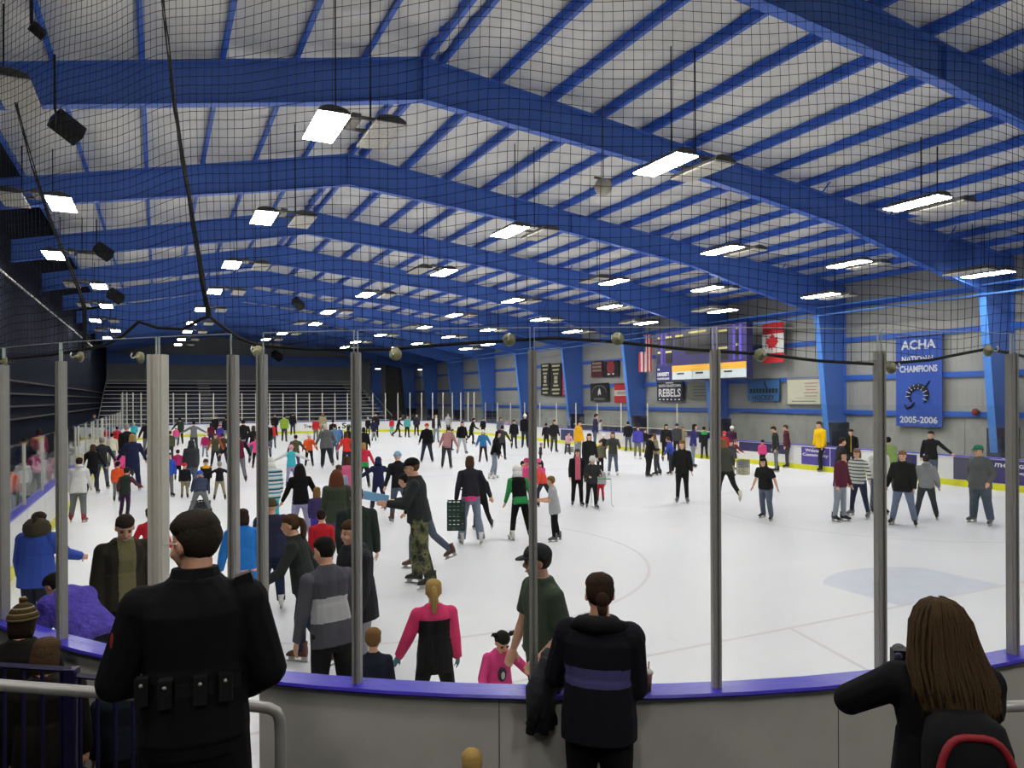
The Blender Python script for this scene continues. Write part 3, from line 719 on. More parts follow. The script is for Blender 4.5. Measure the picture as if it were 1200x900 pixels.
for fx0, fx1, fz0, fz1 in ((.02, .06, .66, .86), (.12, .2, .62, .86), (.24, .34, .64, .86), (.02, .06, .36, .56), (.12, .2, .36, .56), (.4, .6, .55, .9), (.72, .82, .62, .86), (.895, .93, .66, .88), (.72, .82, .36, .54), (.895, .93, .4, .58)):
    d = sb('display', fx0, fx1, fz0, fz1, M_DG, .008)
    sb('label_strip', fx0 + .005, fx1 - .005, fz1 + .015, fz1 + .05, M_LBL, .008, d)
sb('dark_centre', .36, .64, .5, .96, M_DG, .004)
M_PH1 = mat('photo_yellow', '#d8a433', .5); M_PH2 = mat('photo_ice', '#bcc6c9', .5)
a = sb('advert_sign', .0, .2, .0, .3, M_NAVY, .01)
for s, fz, h, w_ in (('THE', .24, .04, .03), ('UNIVERSITY', .14, .08, .15), ('OF RHODE ISLAND', .05, .04, .15)):
    lettering(s, h * hh, M_WHITE, a, Vector((25.362, yc + wd * (.5 - (.02 + w_ / 2)), z0 + fz * hh)) - L, B_RIGHT, width=w_ * wd)
for i, (fx0, fx1) in enumerate(((.205, .44), (.445, .64), (.66, 1.0))):
    a = sb('advert_photo', fx0, fx1, .02, .3, M_PH2, .01); sb('yellow_band', fx0, fx1, .18, .3, M_PH1, .022, a)
    fx = fx0 + .6 * (fx1 - fx0); sb('stick_blade', fx - .08, fx, .12, .15, M_BLACK, .024, a)
    if i < 2: MB().tube([Vector((25.35, yc + wd * (.5 - fx), z0 + .13 * hh)) - L, Vector((27.05, yc + wd * (.5 - fx - .04), z0 + .29 * hh)) - L], .02, 5).build('stick_shaft', M_BLACK, a)
# smaller banners
t, tx, bar, _ = sign('banner', 'navy Rebels banner under the scoreboard', 'banner', (770, 447, 800, 470), 27.45, '#1b2138')
tx('REBELS', .5, .42, .42, .86); tx('SOUTH KINGSTOWN', .5, .78, .14, .86); bar(.5, .93, .3, .06)
for k in range(6): bar(.12 + .15 * k, .08, .07, .07)
t, tx, bar, _ = sign('sign', 'pale grey sign right of the Rebels banner', 'sign', (806, 447, 832, 468), 27.5, '#7d7f74')
for k in range(4): bar(.55, .2 + .17 * k, .6, .05, mat('grey_print', '#55584f', .7))
t, tx, bar, (yc, wd, z0, z1, L) = sign('banner', 'sky blue hockey banner below the maple leaf flag', 'banner', (876, 444, 913, 470), 27.45, '#35699f')
tx('HOCKEY', .52, .16, .22, .7, PB)
for k in range(9): bar(.12 + .1 * k, .46, .07, .2, PB)
MB().prism([Vector((27.43, yc + wd * (.5 - fx), z0 + fz * (z1 - z0))) - L for fx, fz in ((.56, .98), (.6, .7), (.66, .55), (.6, .58), (.54, .8))], (.01, 0, 0)).build('print', PB, t)
t, tx, bar, (yc, wd, z0, z1, L) = sign('sign', 'cream framed sign left of the second blue column', 'sign', (922, 443, 962, 474), 27.5, '#cfcfb6')
for a_, b_, c_, d_ in ((.5, .985, 1.0, .03), (.5, .015, 1.0, .03), (.01, .5, .02, 1.0), (.99, .5, .02, 1.0)): bar(a_, b_, c_, d_, M_ALU, 'frame')
for k in range(5): bar(.72, .8 - .12 * k, .4 - .06 * (k % 3), .035, mat('pink_print', '#a9847c', .7))
bar(.55, .24, .6, .02, M_ALU); bar(.5, .12, .7, .04, mat('brown_print', '#8b8570', .7))
for k, (px, lb) in enumerate((((634, 426, 644, 463), 'narrow black banner with cream rows, left of a matching pair'), ((645, 426, 658, 464), 'black banner with cream rows, right of a matching pair'))):
    t, tx, bar, _ = sign('banner', lb, 'banner', px, 27.45, '#17181b')
    for i in range(8):
        if i in (3, 4): bar(.5, .93 - .122 * i, .3, .1, mat('cream_print', '#b9b592', .7))
        else: bar(.5, .93 - .122 * i, .7 - .12 * (i % 3), .055, MATS.get('cream_print') or mat('cream_print', '#b9b592', .7))
t, tx, bar, _ = sign('banner', 'magenta banner half hidden behind a blue column', 'banner', (659, 432, 668, 464), 27.45, '#b02a55')
for i in range(3): bar(.5, .1 + .14 * i, .7, .07, MATS['pink_print'])
t, tx, bar, _ = sign('sign', 'maroon and white sign beside the black one', 'sign', (693, 423, 706, 442), 27.5, '#5a1f2a')
for i in range(3): bar(.5, .85 - .22 * i, .8, .14, MATS['brown_print'])
t, tx, bar, (yc, wd, z0, z1, L) = sign('sign', 'black square sign with a red disc', 'sign', (707, 423, 725, 442), 27.5, '#141419')
MB().ell(Vector((27.49, yc, z0 + .62 * (z1 - z0))) - L, (.01, wd * .26, wd * .26), 14, 8).build('red_disc', mat('dull_red', '#8e2430', .6), t)
bar(.38, .2, .16, .1); bar(.66, .2, .1, .1)
t, tx, bar, (yc, wd, z0, z1, L) = sign('sign', 'black sign with a white figure in an arch', 'sign', (692, 449, 713, 470), 27.5, '#1b1b1d')
MB().prism([Vector((27.48, yc + wd * (.5 - fx), z0 + fz * (z1 - z0))) - L for fx, fz in ((.45, .3), (.52, .42), (.6, .32), (.57, .6), (.52, .72), (.44, .55))], (.01, 0, 0)).build('figure', M_WHITE, t)
MB().tube([Vector((27.49, yc - wd * .4 * math.cos(a), z0 + (z1 - z0) * (.45 + .42 * math.sin(a)))) - L for a in np.linspace(0, PI, 12)], .03, 5).build('arch', mat('grey_print2', '#6a6a66', .7), t)
bar(.5, .12, .6, .1, MATS['grey_print2'])
t, tx, bar, (yc, wd, z0, z1, L) = sign('sign', 'red and white sign beside the blue column', 'sign', (720, 449, 741, 472), 27.5, '#b8262e')
bar(.5, .5, 1.0, .3, mat('cream_band', '#c9c5ba', .6), 'white_band')
for k in range(7): bar(.2 + .1 * k, .5, .06, .12, MATS['dull_red'])
p = onX(1143, 483, XW - .2); t = thing('alarm_bell', 'small red alarm bell on the lowest wall girt', 'alarm', p)
MB().ell((0, 0, 0), (.09, .14, .14), 14, 8).build('gong', mat('alarm_red', '#7d1f22', .4), t, True); MB().box((.1, 0, 0), (.2, .12, .12)).build('back_box', MATS['alarm_red'], t)
# ------------------------------------------------------------------ far bleachers
bl = thing('bleachers', 'dark bleachers with pale bench rows behind the far glass', 'bleachers', (8, 66.5, FZ))
X0, X1 = XWL + .2, 20.2; NR = 13
for k in range(NR):
    y = 67.2 + k * 1.12; z = .55 + k * .36
    MB().box(((X0 + X1) / 2 - 8, y - 66.5, z), (X1 - X0, .28, .05)).build('bench_row', M_BENCH, bl)
    MB().box(((X0 + X1) / 2 - 8, y + .42 - 66.5, (z - .3) / 2), (X1 - X0, 1.12, max(.05, z - .3))).build('riser', M_RISER, bl)
    for xa in (4.2, 18.9):
        for j in range(2): MB().box((xa - 8, y + .3 + j * .45 - 66.5, z - .12 + j * .16), (1.1, .06, .05)).build('aisle_step', M_ALU, bl)
for xa in (X0 + .1, X1 - .1):
    MB().tube([(xa - 8, .5, 1.3), (xa - 8, 15, 5.9)], .03, 6).build('side_rail', M_ALU, bl)
# left bench area seats (dark) and glimpsed chairs
M_SEAT = mat('dark_bench_wood', '#2b2620', .7)
for k, y in enumerate((23.5, 38.5, 47.0)):
    t = thing('players_bench', 'long dark bench behind the left boards, %s' % ('nearest', 'middle', 'farthest')[k], 'bench', (-4.33, y, FZ), 0, 'benches behind the left boards')
    MB().box((0, 0, .42), (.4, 6, .06)).build('seat', M_SEAT, t)
    for yy in (-2.6, 0, 2.6): MB().box((0, yy, .2), (.3, .1, .4)).build('leg', M_SEAT, t)
# ------------------------------------------------------------------ milk crates used as skating aids
def crate_mesh(m):
    mb = MB(); w_, h = .33, .28
    for z in (.012, h - .02): 
        for sx, sy, dx, dy in ((0, 1, w_, .02), (0, -1, w_, .02), (1, 0, .02, w_), (-1, 0, .02, w_)): mb.box((sx * w_ / 2, sy * w_ / 2, z), (dx, dy, .03))
    for z in (h * .34, h * .62):
        for sx, sy, dx, dy in ((0, 1, w_, .012), (0, -1, w_, .012), (1, 0, .012, w_), (-1, 0, .012, w_)): mb.box((sx * w_ / 2, sy * w_ / 2, z), (dx, dy, .045))
    for k in range(5):
        o = -w_ / 2 + w_ * k / 4
        for sg in (-1, 1): mb.box((o, sg * w_ / 2, h / 2), (.03, .014, h)); mb.box((sg * w_ / 2, o, h / 2), (.014, .03, h))
        mb.box((o, 0, .012), (.02, w_, .012)); mb.box((0, o, .012), (w_, .02, .012))
    return mb.mesh('milk_crate', m)
CR = {c: crate_mesh(mat('crate_' + c, h, .45)) for c, h in (('green', '#1d3b30'), ('black', '#1c1d20'), ('beige', '#9d9a80'), ('grey', '#6c6e6c'))}
def crate(c, p, lb, rz=.2):
    o = link('milk_crate', CR[c], None, p); o.rotation_euler = (0, 0, rz); return tag(o, lb, 'crate', 'milk crates used as skating aids')
p = onZ(398, 518, 0); crate('black', p, 'lower black crate beside the white haired man'); crate('black', p + Vector((0, 0, .285)), 'upper black crate beside the white haired man', .26)
p = onZ(870.5, 556, 0); crate('beige', p, 'beige crate under a dark one by the right boards'); crate('grey', p + Vector((0, 0, .285)), 'dark grey crate stacked on a beige one')
p = onZ(234, 604, 0) + Vector((.05, .75, 0)); crate('black', p, 'black crate pushed by the child with legs spread', .5)
p = atD(534, 620, 14.5); crate('green', p, 'lower green crate carried by the woman in jeans', -.4); crate('green', p + Vector((0, 0, .285)), 'upper green crate carried by the woman in jeans', -.4)
p = onZ(667, 530, 0); crate('grey', p, 'grey crate beside the yellow jacket')
p = onZ(690, 590, 0) + Vector((.1, -.5, 0)); t = thing('skating_frame', 'low white tube frame held by the white helmeted child', 'frame', p, -.5)
for sx in (-1, 1):
    MB().tube([(sx * .28, -.3, .02), (sx * .28, .3, .02)], .014, 6).build('runner', M_WHITE, t)
    MB().tube([(sx * .28, .25, .02), (sx * .25, .1, .72)], .014, 6).build('leg', M_WHITE, t)
MB().tube([(-.25, .1, .72), (.25, .1, .72)], .016, 6).build('handle', mat('green_grip', '#1f8a4c', .5), t)
# ------------------------------------------------------------------ spectators' side: platform, rails, cup
rotc = Matrix.Rotation(-TH, 3, 'Z')
def cw(lat, dep, z): return Vector((lat * CS + dep * SN, -lat * SN + dep * CS, z))
PLZ = .62
mb = MB(); q = [cw(-3.2, -4, FZ), cw(9, -4, FZ), cw(9, 3.75, FZ), cw(-3.2, 3.75, FZ)]
tag(mb.prism(q, (0, 0, PLZ - FZ)).build('floor_platform', mat('stand_concrete', '#4b4a47', .8, bump=.2, bscale=50)), 'raised concrete walkway in front of the stands', 'platform', kind='structure')
M_PIPE = mat('grey_painted_pipe', '#a3a3a0', .35, metal=.3)
t = thing('handrail', 'grey pipe handrail bending down beside the officer', 'handrail', cw(-1.1, 3.5, PLZ)); L = Vector(t.location)
pts = [atD(-80, 797, 3.25), atD(0, 803, 3.35), atD(160, 815, 3.45), atD(300, 828, 3.52), atD(314, 830, 3.53), atD(322, 834, 3.535), atD(326, 843, 3.54), atD(327, 860, 3.54)]
e = pts[-1].copy(); e.z = PLZ; pts.append(e)
MB().tube([p - L for p in pts], .027, 12).build('rail', M_PIPE, t, True)
p = atD(-60, 798, 3.27); MB().tube([p - L, Vector((p.x, p.y, PLZ)) - L], .024, 10).build('upright', M_PIPE, t, True)
t = thing('handrail', 'grey pipe handrail at the right edge behind the photographing girl', 'handrail', cw(2.4, 3.6, PLZ)); L = Vector(t.location)
pts = [atD(1108, 831, 3.55), atD(1200, 827, 3.55), atD(1330, 822, 3.55)]
MB().tube([p - L for p in pts], .027, 12).build('rail', M_PIPE, t, True)
p = atD(1110, 831, 3.55); MB().tube([p - L, Vector((p.x, p.y, PLZ)) - L], .024, 10).build('upright', M_PIPE, t, True)
t = thing('picket_fence', 'purple metal picket fence at the lower left', 'fence', cw(-2.4, 4.05, FZ)); L = Vector(t.location)
M_PF = mat('dark_purple_metal', '#16133c', .4)
for (xa, ya), (xb, yb), nm in (((-120, 772), (82, 785), 6), ((82, 791), (185, 801), 4)):
    A, B = atD(xa, ya, 4.05), atD(xb, yb, 4.05)
    MB().tube([A - L, B - L], .018, 4).build('top_rail', M_PF, t); A2, B2 = A.copy(), B.copy(); A2.z = B2.z = .2
    MB().tube([A2 - L, B2 - L], .018, 4).build('bottom_rail', M_PF, t)
    for k in range(9 if nm == 6 else 5):
        u = (k + .5) / (9 if nm == 6 else 5); P, Q = A.lerp(B, u), A2.lerp(B2, u); MB().tube([P - L, Q - L], .011, 4).build('picket', M_PF, t)
P = atD(82.5, 783, 4.05); MB().box(Vector((P.x, P.y, (P.z + FZ) / 2)) - L, (.06, .06, P.z - FZ), rotc).build('fence_post', M_PF, t)
p, s = arc_pt(757, 806, .08); p.z = BH + .013
t = thing('drink_cup', 'clear plastic cup of dark iced drink on the purple cap rail', 'cup', p)
MB().loft([[(r * math.cos(2 * PI * j / 14), r * math.sin(2 * PI * j / 14), z) for j in range(14)] for r, z in ((.027, 0), (.03, .07))]).build('drink', mat('iced_coffee', '#4a2a12', .3), t, True)
MB().loft([[(r * math.cos(2 * PI * j / 14), r * math.sin(2 * PI * j / 14), z) for j in range(14)] for r, z in ((.0305, .07), (.036, .115))]).build('ice_and_foam', mat('pink_foam', '#a8685a', .4), t, True)
MB().loft([[(r * math.cos(2 * PI * j / 14), r * math.sin(2 * PI * j / 14), z) for j in range(14)] for r, z in ((.04, .115), (.04, .125), (.024, .145))]).build('lid', mat('clear_lid', '#c9c9c4', .2), t, True)
MB().tube([(.005, 0, .1), (.015, 0, .19)], .004, 6).build('straw', mat('straw_red', '#b5414a', .4), t)
# ------------------------------------------------------------------ people
CN = dict(K='#17171a', N='#1f2545', G='#6d6f72', LG='#a9abad', DG='#3a3c40', W='#d8d8d6', R='#c02a2e', PK='#e0508c', MG='#a8285f', M='#5a1b2e', O='#e0582a', Y='#e3a818', GN='#2e8a4c',
          LM='#8fb03a', T='#3fb0bd', B='#2f55b8', LB='#7fb0d8', DN='#525b6b', JN='#7c8694', OL='#4a4a34', BR='#4a3424', TN='#9a8f70', PU='#4a3a9a', KH='#8d8568', DJ='#2b303d', BK='#0c0c0e', CH='#2b2d33',
          DGN='#27332c', TEA='#4f9c98', LIL='#9a96b8', SK='#c99a80', hK='#191513', hD='#2c2019', hB='#4a3220', hL='#7a5a34', hY='#a88a50', hG='#8f8b86', hW='#cfccc6', hR='#5e3420')
def C(c): return CN.get(c, c)
def cloth(c):
    c = C(c)
    return mat('cloth_' + c.lstrip('#'), c, .88, spec=.2, bump=.25, bscale=14, var=.07, vscale=9)
def striped(name, cols, freq):
    if name in MATS: return MATS[name]
    m = mat(name, cols[0][1], .88, spec=.2, var=0); nt = m.node_tree; b = nt.nodes['Principled BSDF']
    tc = nt.nodes.new('ShaderNodeTexCoord'); sp = nt.nodes.new('ShaderNodeSeparateXYZ'); nt.links.new(tc.outputs['Object'], sp.inputs[0])
    mu = nt.nodes.new('ShaderNodeMath'); mu.operation = 'MULTIPLY'; mu.inputs[1].default_value = freq; nt.links.new(sp.outputs['Z'], mu.inputs[0])
    fr = nt.nodes.new('ShaderNodeMath'); fr.operation = 'FRACT'; nt.links.new(mu.outputs[0], fr.inputs[0])
    cr = nt.nodes.new('ShaderNodeValToRGB'); cr.color_ramp.interpolation = 'CONSTANT'
    while len(cr.color_ramp.elements) < len(cols): cr.color_ramp.elements.new(.5)
    for e, (p, c) in zip(cr.color_ramp.elements, cols): e.position = p; e.color = (*lin(c), 1)
    nt.links.new(fr.outputs[0], cr.inputs[0]); nt.links.new(cr.outputs[0], b.inputs['Base Color']); return m
def camo():
    if 'camo' in MATS: return MATS['camo']
    m = mat('camo', '#4b5038', .9, var=0); nt = m.node_tree; b = nt.nodes['Principled BSDF']; tc = nt.nodes.new('ShaderNodeTexCoord')
    n = nt.nodes.new('ShaderNodeTexNoise'); n.inputs['Scale'].default_value = 6.5; n.inputs['Detail'].default_value = 2; nt.links.new(tc.outputs['Object'], n.inputs['Vector'])
    cr = nt.nodes.new('ShaderNodeValToRGB'); cr.color_ramp.interpolation = 'CONSTANT'
    for _ in range(2): cr.color_ramp.elements.new(.5)
    for e, (p, c) in zip(cr.color_ramp.elements, ((0, '#23261c'), (.42, '#4c5338'), (.52, '#6d6a4a'), (.6, '#33382a'))): e.position = p; e.color = (*lin(c), 1)
    nt.links.new(n.outputs['Fac'], cr.inputs[0]); nt.links.new(cr.outputs[0], b.inputs['Base Color']); return m
M_SKIN = {k: mat('skin_' + k, c, .5, spec=.3, var=.05, vscale=30) for k, c in (('a', '#d6a488'), ('b', '#b8846a'), ('c', '#e0b498'))}
M_EYE = mat('dark_eye', '#1a1412', .3); M_LIP = mat('lip', '#8f4f48', .5)
# --- shared head-wear, hair and skate meshes; unit: head height = 1, chin at the origin, face towards -Y
def dome(c, r, zc, n=16, m=7, fn=None):
    rings = []
    for i in range(m):
        t = i / (m - 1) * .97; a = math.asin(max(-1, min(1, (zc - c[2]) / r[2]))); a = a + (PI / 2 - a) * t
        rings.append([(c[0] + r[0] * math.cos(a) * math.cos(2 * PI * j / n), c[1] + r[1] * math.cos(a) * math.sin(2 * PI * j / n), c[2] + r[2] * math.sin(a)) for j in range(n)])
    return rings
def scalp(mb, g=1.0):
    def fn(p):
        x, y, z = p; k = 1 + .035 * math.sin(9 * x + 4 * z) * math.sin(7 * y + 3 * z)
        return (x * k, y * k, z * k)
    mb.ell((0, .06, .775), (.378 * g, .43 * g, .29 * g), 18, 12, fn=fn); return mb.ell((0, .145, .61), (.378 * g, .37 * g, .43 * g), 18, 12, fn=fn)
HAIR = {}
def hair_mesh(kind):
    if kind in HAIR: return HAIR[kind]
    mb = MB(); scalp(mb)
    def lock(rings): mb.loft([[(cx + rx * math.cos(2 * PI * j / 14) * (1 + .06 * math.sin(j * 5)), cy + ry * math.sin(2 * PI * j / 14) * (1 + .06 * math.sin(j * 7)), z) for j in range(14)] for cx, cy, z, rx, ry in rings])
    if kind == 'bob': lock([(0, .14, .8, .34, .3), (0, .16, .5, .42, .33), (0, .18, .2, .41, .28), (0, .18, .0, .36, .2)])
    if kind == 'long': lock([(0, .14, .85, .32, .3), (0, .16, .5, .42, .33), (0, .2, .1, .42, .26), (0, .24, -.3, .4, .2), (0, .27, -.65, .33, .15), (0, .27, -.85, .2, .08)])
    if kind == 'wild': lock([(0, .12, .95, .3, .3), (0, .14, .6, .5, .42), (0, .18, .2, .58, .38), (0, .24, -.2, .62, .32), (0, .3, -.6, .6, .26), (0, .33, -1.0, .5, .18), (0, .33, -1.25, .25, .08)])
    if kind == 'tail': mb.tube([(0, .42, .78), (0, .58, .66), (0, .64, .35), (0, .6, 0), (0, .55, -.3), (0, .52, -.5)], [.08, .14, .17, .16, .11, .03], 10)
    if kind == 'bun': mb.ell((0, .5, .42), (.17, .15, .2), 12, 8).tube([(0, .45, .3), (0, .52, .1), (0, .5, -.1)], [.14, .12, .03], 8)
    if kind == 'pig':
        for sg in (-1, 1): mb.ell((sg * .42, .1, .95), (.13, .13, .14), 10, 7).tube([(sg * .4, .1, .9), (sg * .55, .14, 1.0), (sg * .6, .16, .85)], [.05, .09, .03], 8)
    if kind == 'mane':
        rings = [(0, .1, 1.08, .1, .14), (0, .11, 1.02, .27, .3), (0, .12, .9, .41, .4), (0, .15, .65, .53, .47), (0, .2, .3, .62, .46), (0, .32, -.1, .72, .44), (-.04, .45, -.5, .78, .4), (-.08, .55, -.9, .72, .32), (-.1, .6, -1.25, .5, .2)]
        lock(rings); rr = random.Random(5)
        for _ in range(150):
            a = rr.uniform(-.35, PI + .35); e = rr.randint(7, 9); pts = []
            for i, (cx, cy, z, rx, ry) in enumerate(rings[:e]): pts.append((cx + rx * 1.01 * math.cos(a) + rr.uniform(-.03, .03), cy + ry * 1.03 * math.sin(a) + rr.uniform(-.02, .02), z + (.03 if i == 0 else 0)))
            q = pts[-1]; pts.append((q[0] + rr.uniform(-.08, .08), q[1], q[2] - rr.uniform(.1, .3)))
            mb.tube(pts, [.012] + [.026] * (len(pts) - 2) + [.006], 5)
    HAIR[kind] = mb.mesh('hair', cloth('hB'), True); return HAIR[kind]
def hat_mesh(kind):
    if kind in HAIR: return HAIR[kind]
    mb = MB()
    if kind == 'beanie' or kind == 'pom':
        mb.loft(dome((0, .05, .62), (.42, .49, .5), .58)); mb.loft([[(q * .43 * math.cos(2 * PI * j / 18), .05 + q * .5 * math.sin(2 * PI * j / 18), z) for j in range(18)] for q, z in ((1.0, .55), (1.05, .58), (1.05, .7), (1.0, .73))])
        if kind == 'pom': mb.ell((0, .05, 1.2), (.13, .13, .12), 12, 8, fn=lambda p: tuple(v * (1 + .12 * math.sin(9 * p[0] + 7 * p[1] + 8 * p[2])) for v in p))
    if kind == 'cap':
        mb.loft(dome((0, .05, .7), (.425, .495, .4), .64))
        pts = [(.33 * math.sin(a), -.3 - .42 * math.cos(a), .66 - .05 * math.cos(a)) for a in np.linspace(-1.35, 1.35, 9)] + [(.3, -.25, .7), (-.3, -.25, .7)]
        mb.prism(pts, (0, 0, .03))
    if kind == 'helmet':
        mb.loft(dome((0, .04, .62), (.47, .54, .52), .5))
        for x in (-.2, 0, .2): mb.tube([(x, .04 - .5 * math.cos(a), .62 + .5 * math.sin(a)) for a in np.linspace(.4, 2.7, 8)], .05, 6)
        mb.tube([(.46, .05, .5), (.35, -.1, .1), (0, -.25, -.03), (-.35, -.1, .1), (-.46, .05, .5)], .025, 5)
    if kind == 'hood': mb.ell((0, .14, .6), (.46, .46, .5), 16, 10).loft([[(rx * math.cos(2 * PI * j / 14), cy + ry * math.sin(2 * PI * j / 14), z) for j in range(14)] for cy, z, rx, ry in ((.2, .5, .46, .4), (.2, .1, .5, .38), (.22, -.15, .6, .36))])
    if kind == 'fur':
        mb.ell((0, .32, .1), (.74, .55, .66), 26, 16, fn=lambda p: tuple(v * (1 + .06 * math.sin(17 * p[0] + 11 * p[1]) * math.sin(13 * p[2])) for v in p))
    if kind == 'hooddown': mb.tube([(.42, .15, -.1), (.3, .5, -.05), (0, .62, -.02), (-.3, .5, -.05), (-.42, .15, -.1)], [.1, .17, .2, .17, .1], 10)
    HAIR[kind] = mb.mesh('hat', cloth('K'), True); return HAIR[kind]
def skate_mesh():
    b = MB()
    prof = [(-.185, -.055, .022, .018), (-.16, -.045, .038, .03), (-.1, -.035, .044, .042), (-.04, -.01, .042, .062), (.02, .005, .042, .08), (.06, .005, .04, .08), (.082, .0, .03, .07)]
    b.loft([[(hx * math.cos(2 * PI * j / 10), y, z + hz * math.sin(2 * PI * j / 10)) for j in range(10)] for y, z, hx, hz in prof])
    b.loft([[(rx * math.cos(2 * PI * j / 10), .02 + ry * math.sin(2 * PI * j / 10), z) for j in range(10)] for z, rx, ry in ((-.02, .046, .058), (.06, .05, .062), (.11, .055, .068))])
    k = MB(); k.prism([(-.004, -.2, -.125), (-.004, -.185, -.133), (-.004, .09, -.133), (-.004, .1, -.12), (-.004, .06, -.11), (-.004, -.15, -.108)], (.008, 0, 0))
    for y in (-.12, .05): k.box((0, y, -.092), (.03, .07, .045))
    return b.mesh('skate', cloth('K'), True), k.mesh('blade', M_ALU)
SK_B, SK_K = skate_mesh()
SHOE = MB(); SHOE.loft([[(hx * math.cos(2 * PI * j / 10), y, -.05 + hz * math.sin(2 * PI * j / 10)) for j in range(10)] for y, hx, hz in ((-.19, .03, .022), (-.15, .045, .032), (-.05, .045, .045), (.05, .042, .055), (.085, .03, .045))]); SHOE = SHOE.mesh('shoe', cloth('K'), True)
M_SK = {'black': mat('skate_black', '#131315', .35), 'white': mat('skate_white', '#dcdad4', .35), 'brown': mat('skate_brown', '#5a3420', .45), 'grey': mat('skate_grey', '#55565a', .4), 'cream': mat('boot_cream', '#cfc6ae', .6), 'red': mat('skate_red', '#8e1f2c', .4)}
POSE = dict(
    stand=dict(a=(3, -3), k=(4, 4), sp=(3, 3), lean=3, L=(9, 4, 14, 6), R=(9, 2, 16, 6)),
    glide=dict(a=(10, -6), k=(14, 14), sp=(7, 7), lean=9, L=(24, 8, 22, 4), R=(26, 2, 24, 4)),
    stride=dict(a=(22, -22), k=(22, 26), sp=(4, 10), lean=14, L=(20, -22, 20, 0), R=(20, 26, 34, 0)),
    rstride=dict(a=(-22, 22), k=(26, 22), sp=(10, 4), lean=14, L=(20, 26, 34, 0), R=(20, -22, 20, 0)),
    wide=dict(a=(2, -2), k=(6, 6), sp=(11, 11), lean=4, L=(14, 0, 14, 6), R=(14, 0, 14, 6)),
    vwide=dict(a=(4, -4), k=(8, 8), sp=(20, 20), lean=35, L=(12, 40, 25, 4), R=(12, 40, 25, 4)),
    out=dict(a=(5, -5), k=(10, 10), sp=(6, 6), lean=6, L=(58, 5, 12, -4), R=(58, 5, 12, -4)),
    pockets=dict(a=(2, -2), k=(4, 4), sp=(5, 5), lean=3, L=(20, -14, 52, 30), R=(20, -14, 52, 30)),
    hold=dict(a=(4, -4), k=(8, 8), sp=(4, 4), lean=6, L=(12, 22, 70, 24), R=(12, 22, 70, 24)),
    reach=dict(a=(4, -4), k=(10, 10), sp=(5, 5), lean=22, L=(14, 45, 25, 6), R=(14, 45, 25, 6)),
    bend=dict(a=(10, 6), k=(18, 18), sp=(5, 5), lean=58, L=(10, 60, 20, 0), R=(10, 60, 20, 0)),
    sit=dict(a=(70, 66), k=(80, 78), sp=(8, 8), lean=12, L=(14, 30, 50, 10), R=(14, 30, 50, 10)),
    crouch=dict(a=(60, 55), k=(95, 95), sp=(10, 10), lean=35, L=(16, 40, 40, 6), R=(16, 40, 40, 6)),
)
QUEUE = []
def sup(c, rx, ry, frame, n=14, p=2.4):
    out = []
    for j in range(n):
        a = 2 * PI * j / n; ca, sa = math.cos(a), math.sin(a)
        out.append(frame @ Vector((c[0] + rx * math.copysign(abs(ca) ** (2 / p), ca), c[1] + ry * math.copysign(abs(sa) ** (2 / p), sa), c[2])))
    return out
def skeleton(s, po, rnd, lift):
    r = math.radians; c = max(0., min(1., (1.5 - s) / .7)); hf = .134 + .045 * c
    D = {'hh': hf * s, 'c': c}
    lean = r(po.get('lean', 3)); T = Matrix.Rotation(r(po.get('twist', 0)), 3, 'Z') @ Matrix.Rotation(lean, 3, 'X') @ Matrix.Rotation(r(po.get('side', 0)), 3, 'Y')
    TA = Matrix.Rotation(r(po.get('twist', 0)), 3, 'Z') @ Matrix.Rotation(lean * .45, 3, 'X')
    hipx, th, sh = .052 * s, .235 * s, .235 * s
    D['hip'] = []; D['knee'] = []; D['ank'] = []; D['fd'] = []
    for i, sg in ((0, 1), (1, -1)):
        a, k, sp = r(po['a'][i]), r(po['k'][i]), r(po['sp'][i])
        h = Vector((sg * hipx, 0, 0)); d1 = Vector((sg * math.sin(sp), -math.sin(a) * math.cos(sp), -math.cos(a) * math.cos(sp)))
        d2 = Vector((sg * math.sin(sp), -math.sin(a - k) * math.cos(sp), -math.cos(a - k) * math.cos(sp)))
        kn = h + d1 * th; an = kn + d2 * sh; D['hip'].append(h); D['knee'].append(kn); D['ank'].append(an); D['fd'].append((a - k, sg))
    kk = s / 1.75; gz = min(q.z for q in D['ank']) - (.078 + lift) * kk
    off = Vector((0, 0, -gz)); D['P'] = off
    for key in ('hip', 'knee', 'ank'): D[key] = [q + off for q in D[key]]
    nb = (1 - hf - .016 - .51 - .0) * s + .0; D['nb'] = nb; D['T'] = T
    def tp(x, y, z): return off + T @ Vector((x, y, z))
    D['tp'] = tp; sw = .108 * s * po.get('sw', 1); shz = nb - .056 * s
    D['sho'] = []; D['elb'] = []; D['wri'] = []; D['hdir'] = []
    for key, sg in (('L', 1), ('R', -1)):
        ab, sf, eb, inn = [r(v) for v in po[key]]
        S = tp(sg * sw, 0, shz)
        def dd(ab, sf): return TA @ Vector((sg * math.sin(ab), -math.sin(sf) * math.cos(ab), -math.cos(sf) * math.cos(ab)))
        u = dd(ab, sf); f = dd(ab - inn, sf + eb); E = S + u * (.168 * s); W = E + f * (.14 * s)
        D['sho'].append(S); D['elb'].append(E); D['wri'].append(W); D['hdir'].append(f)
    hy, hp = po.get('head', (0, 0))
    D['HM'] = Matrix.Rotation(lean * .25, 3, 'X') @ Matrix.Rotation(r(hy), 3, 'Z') @ Matrix.Rotation(r(hp), 3, 'X')
    D['neck'] = tp(0, 0, nb); D['chin'] = D['neck'] + (T @ Vector((0, -.018 * s, .016 * s)))
    D['top'] = (D['chin'] + D['HM'] @ Vector((0, 0, D['hh']))).z
    return D
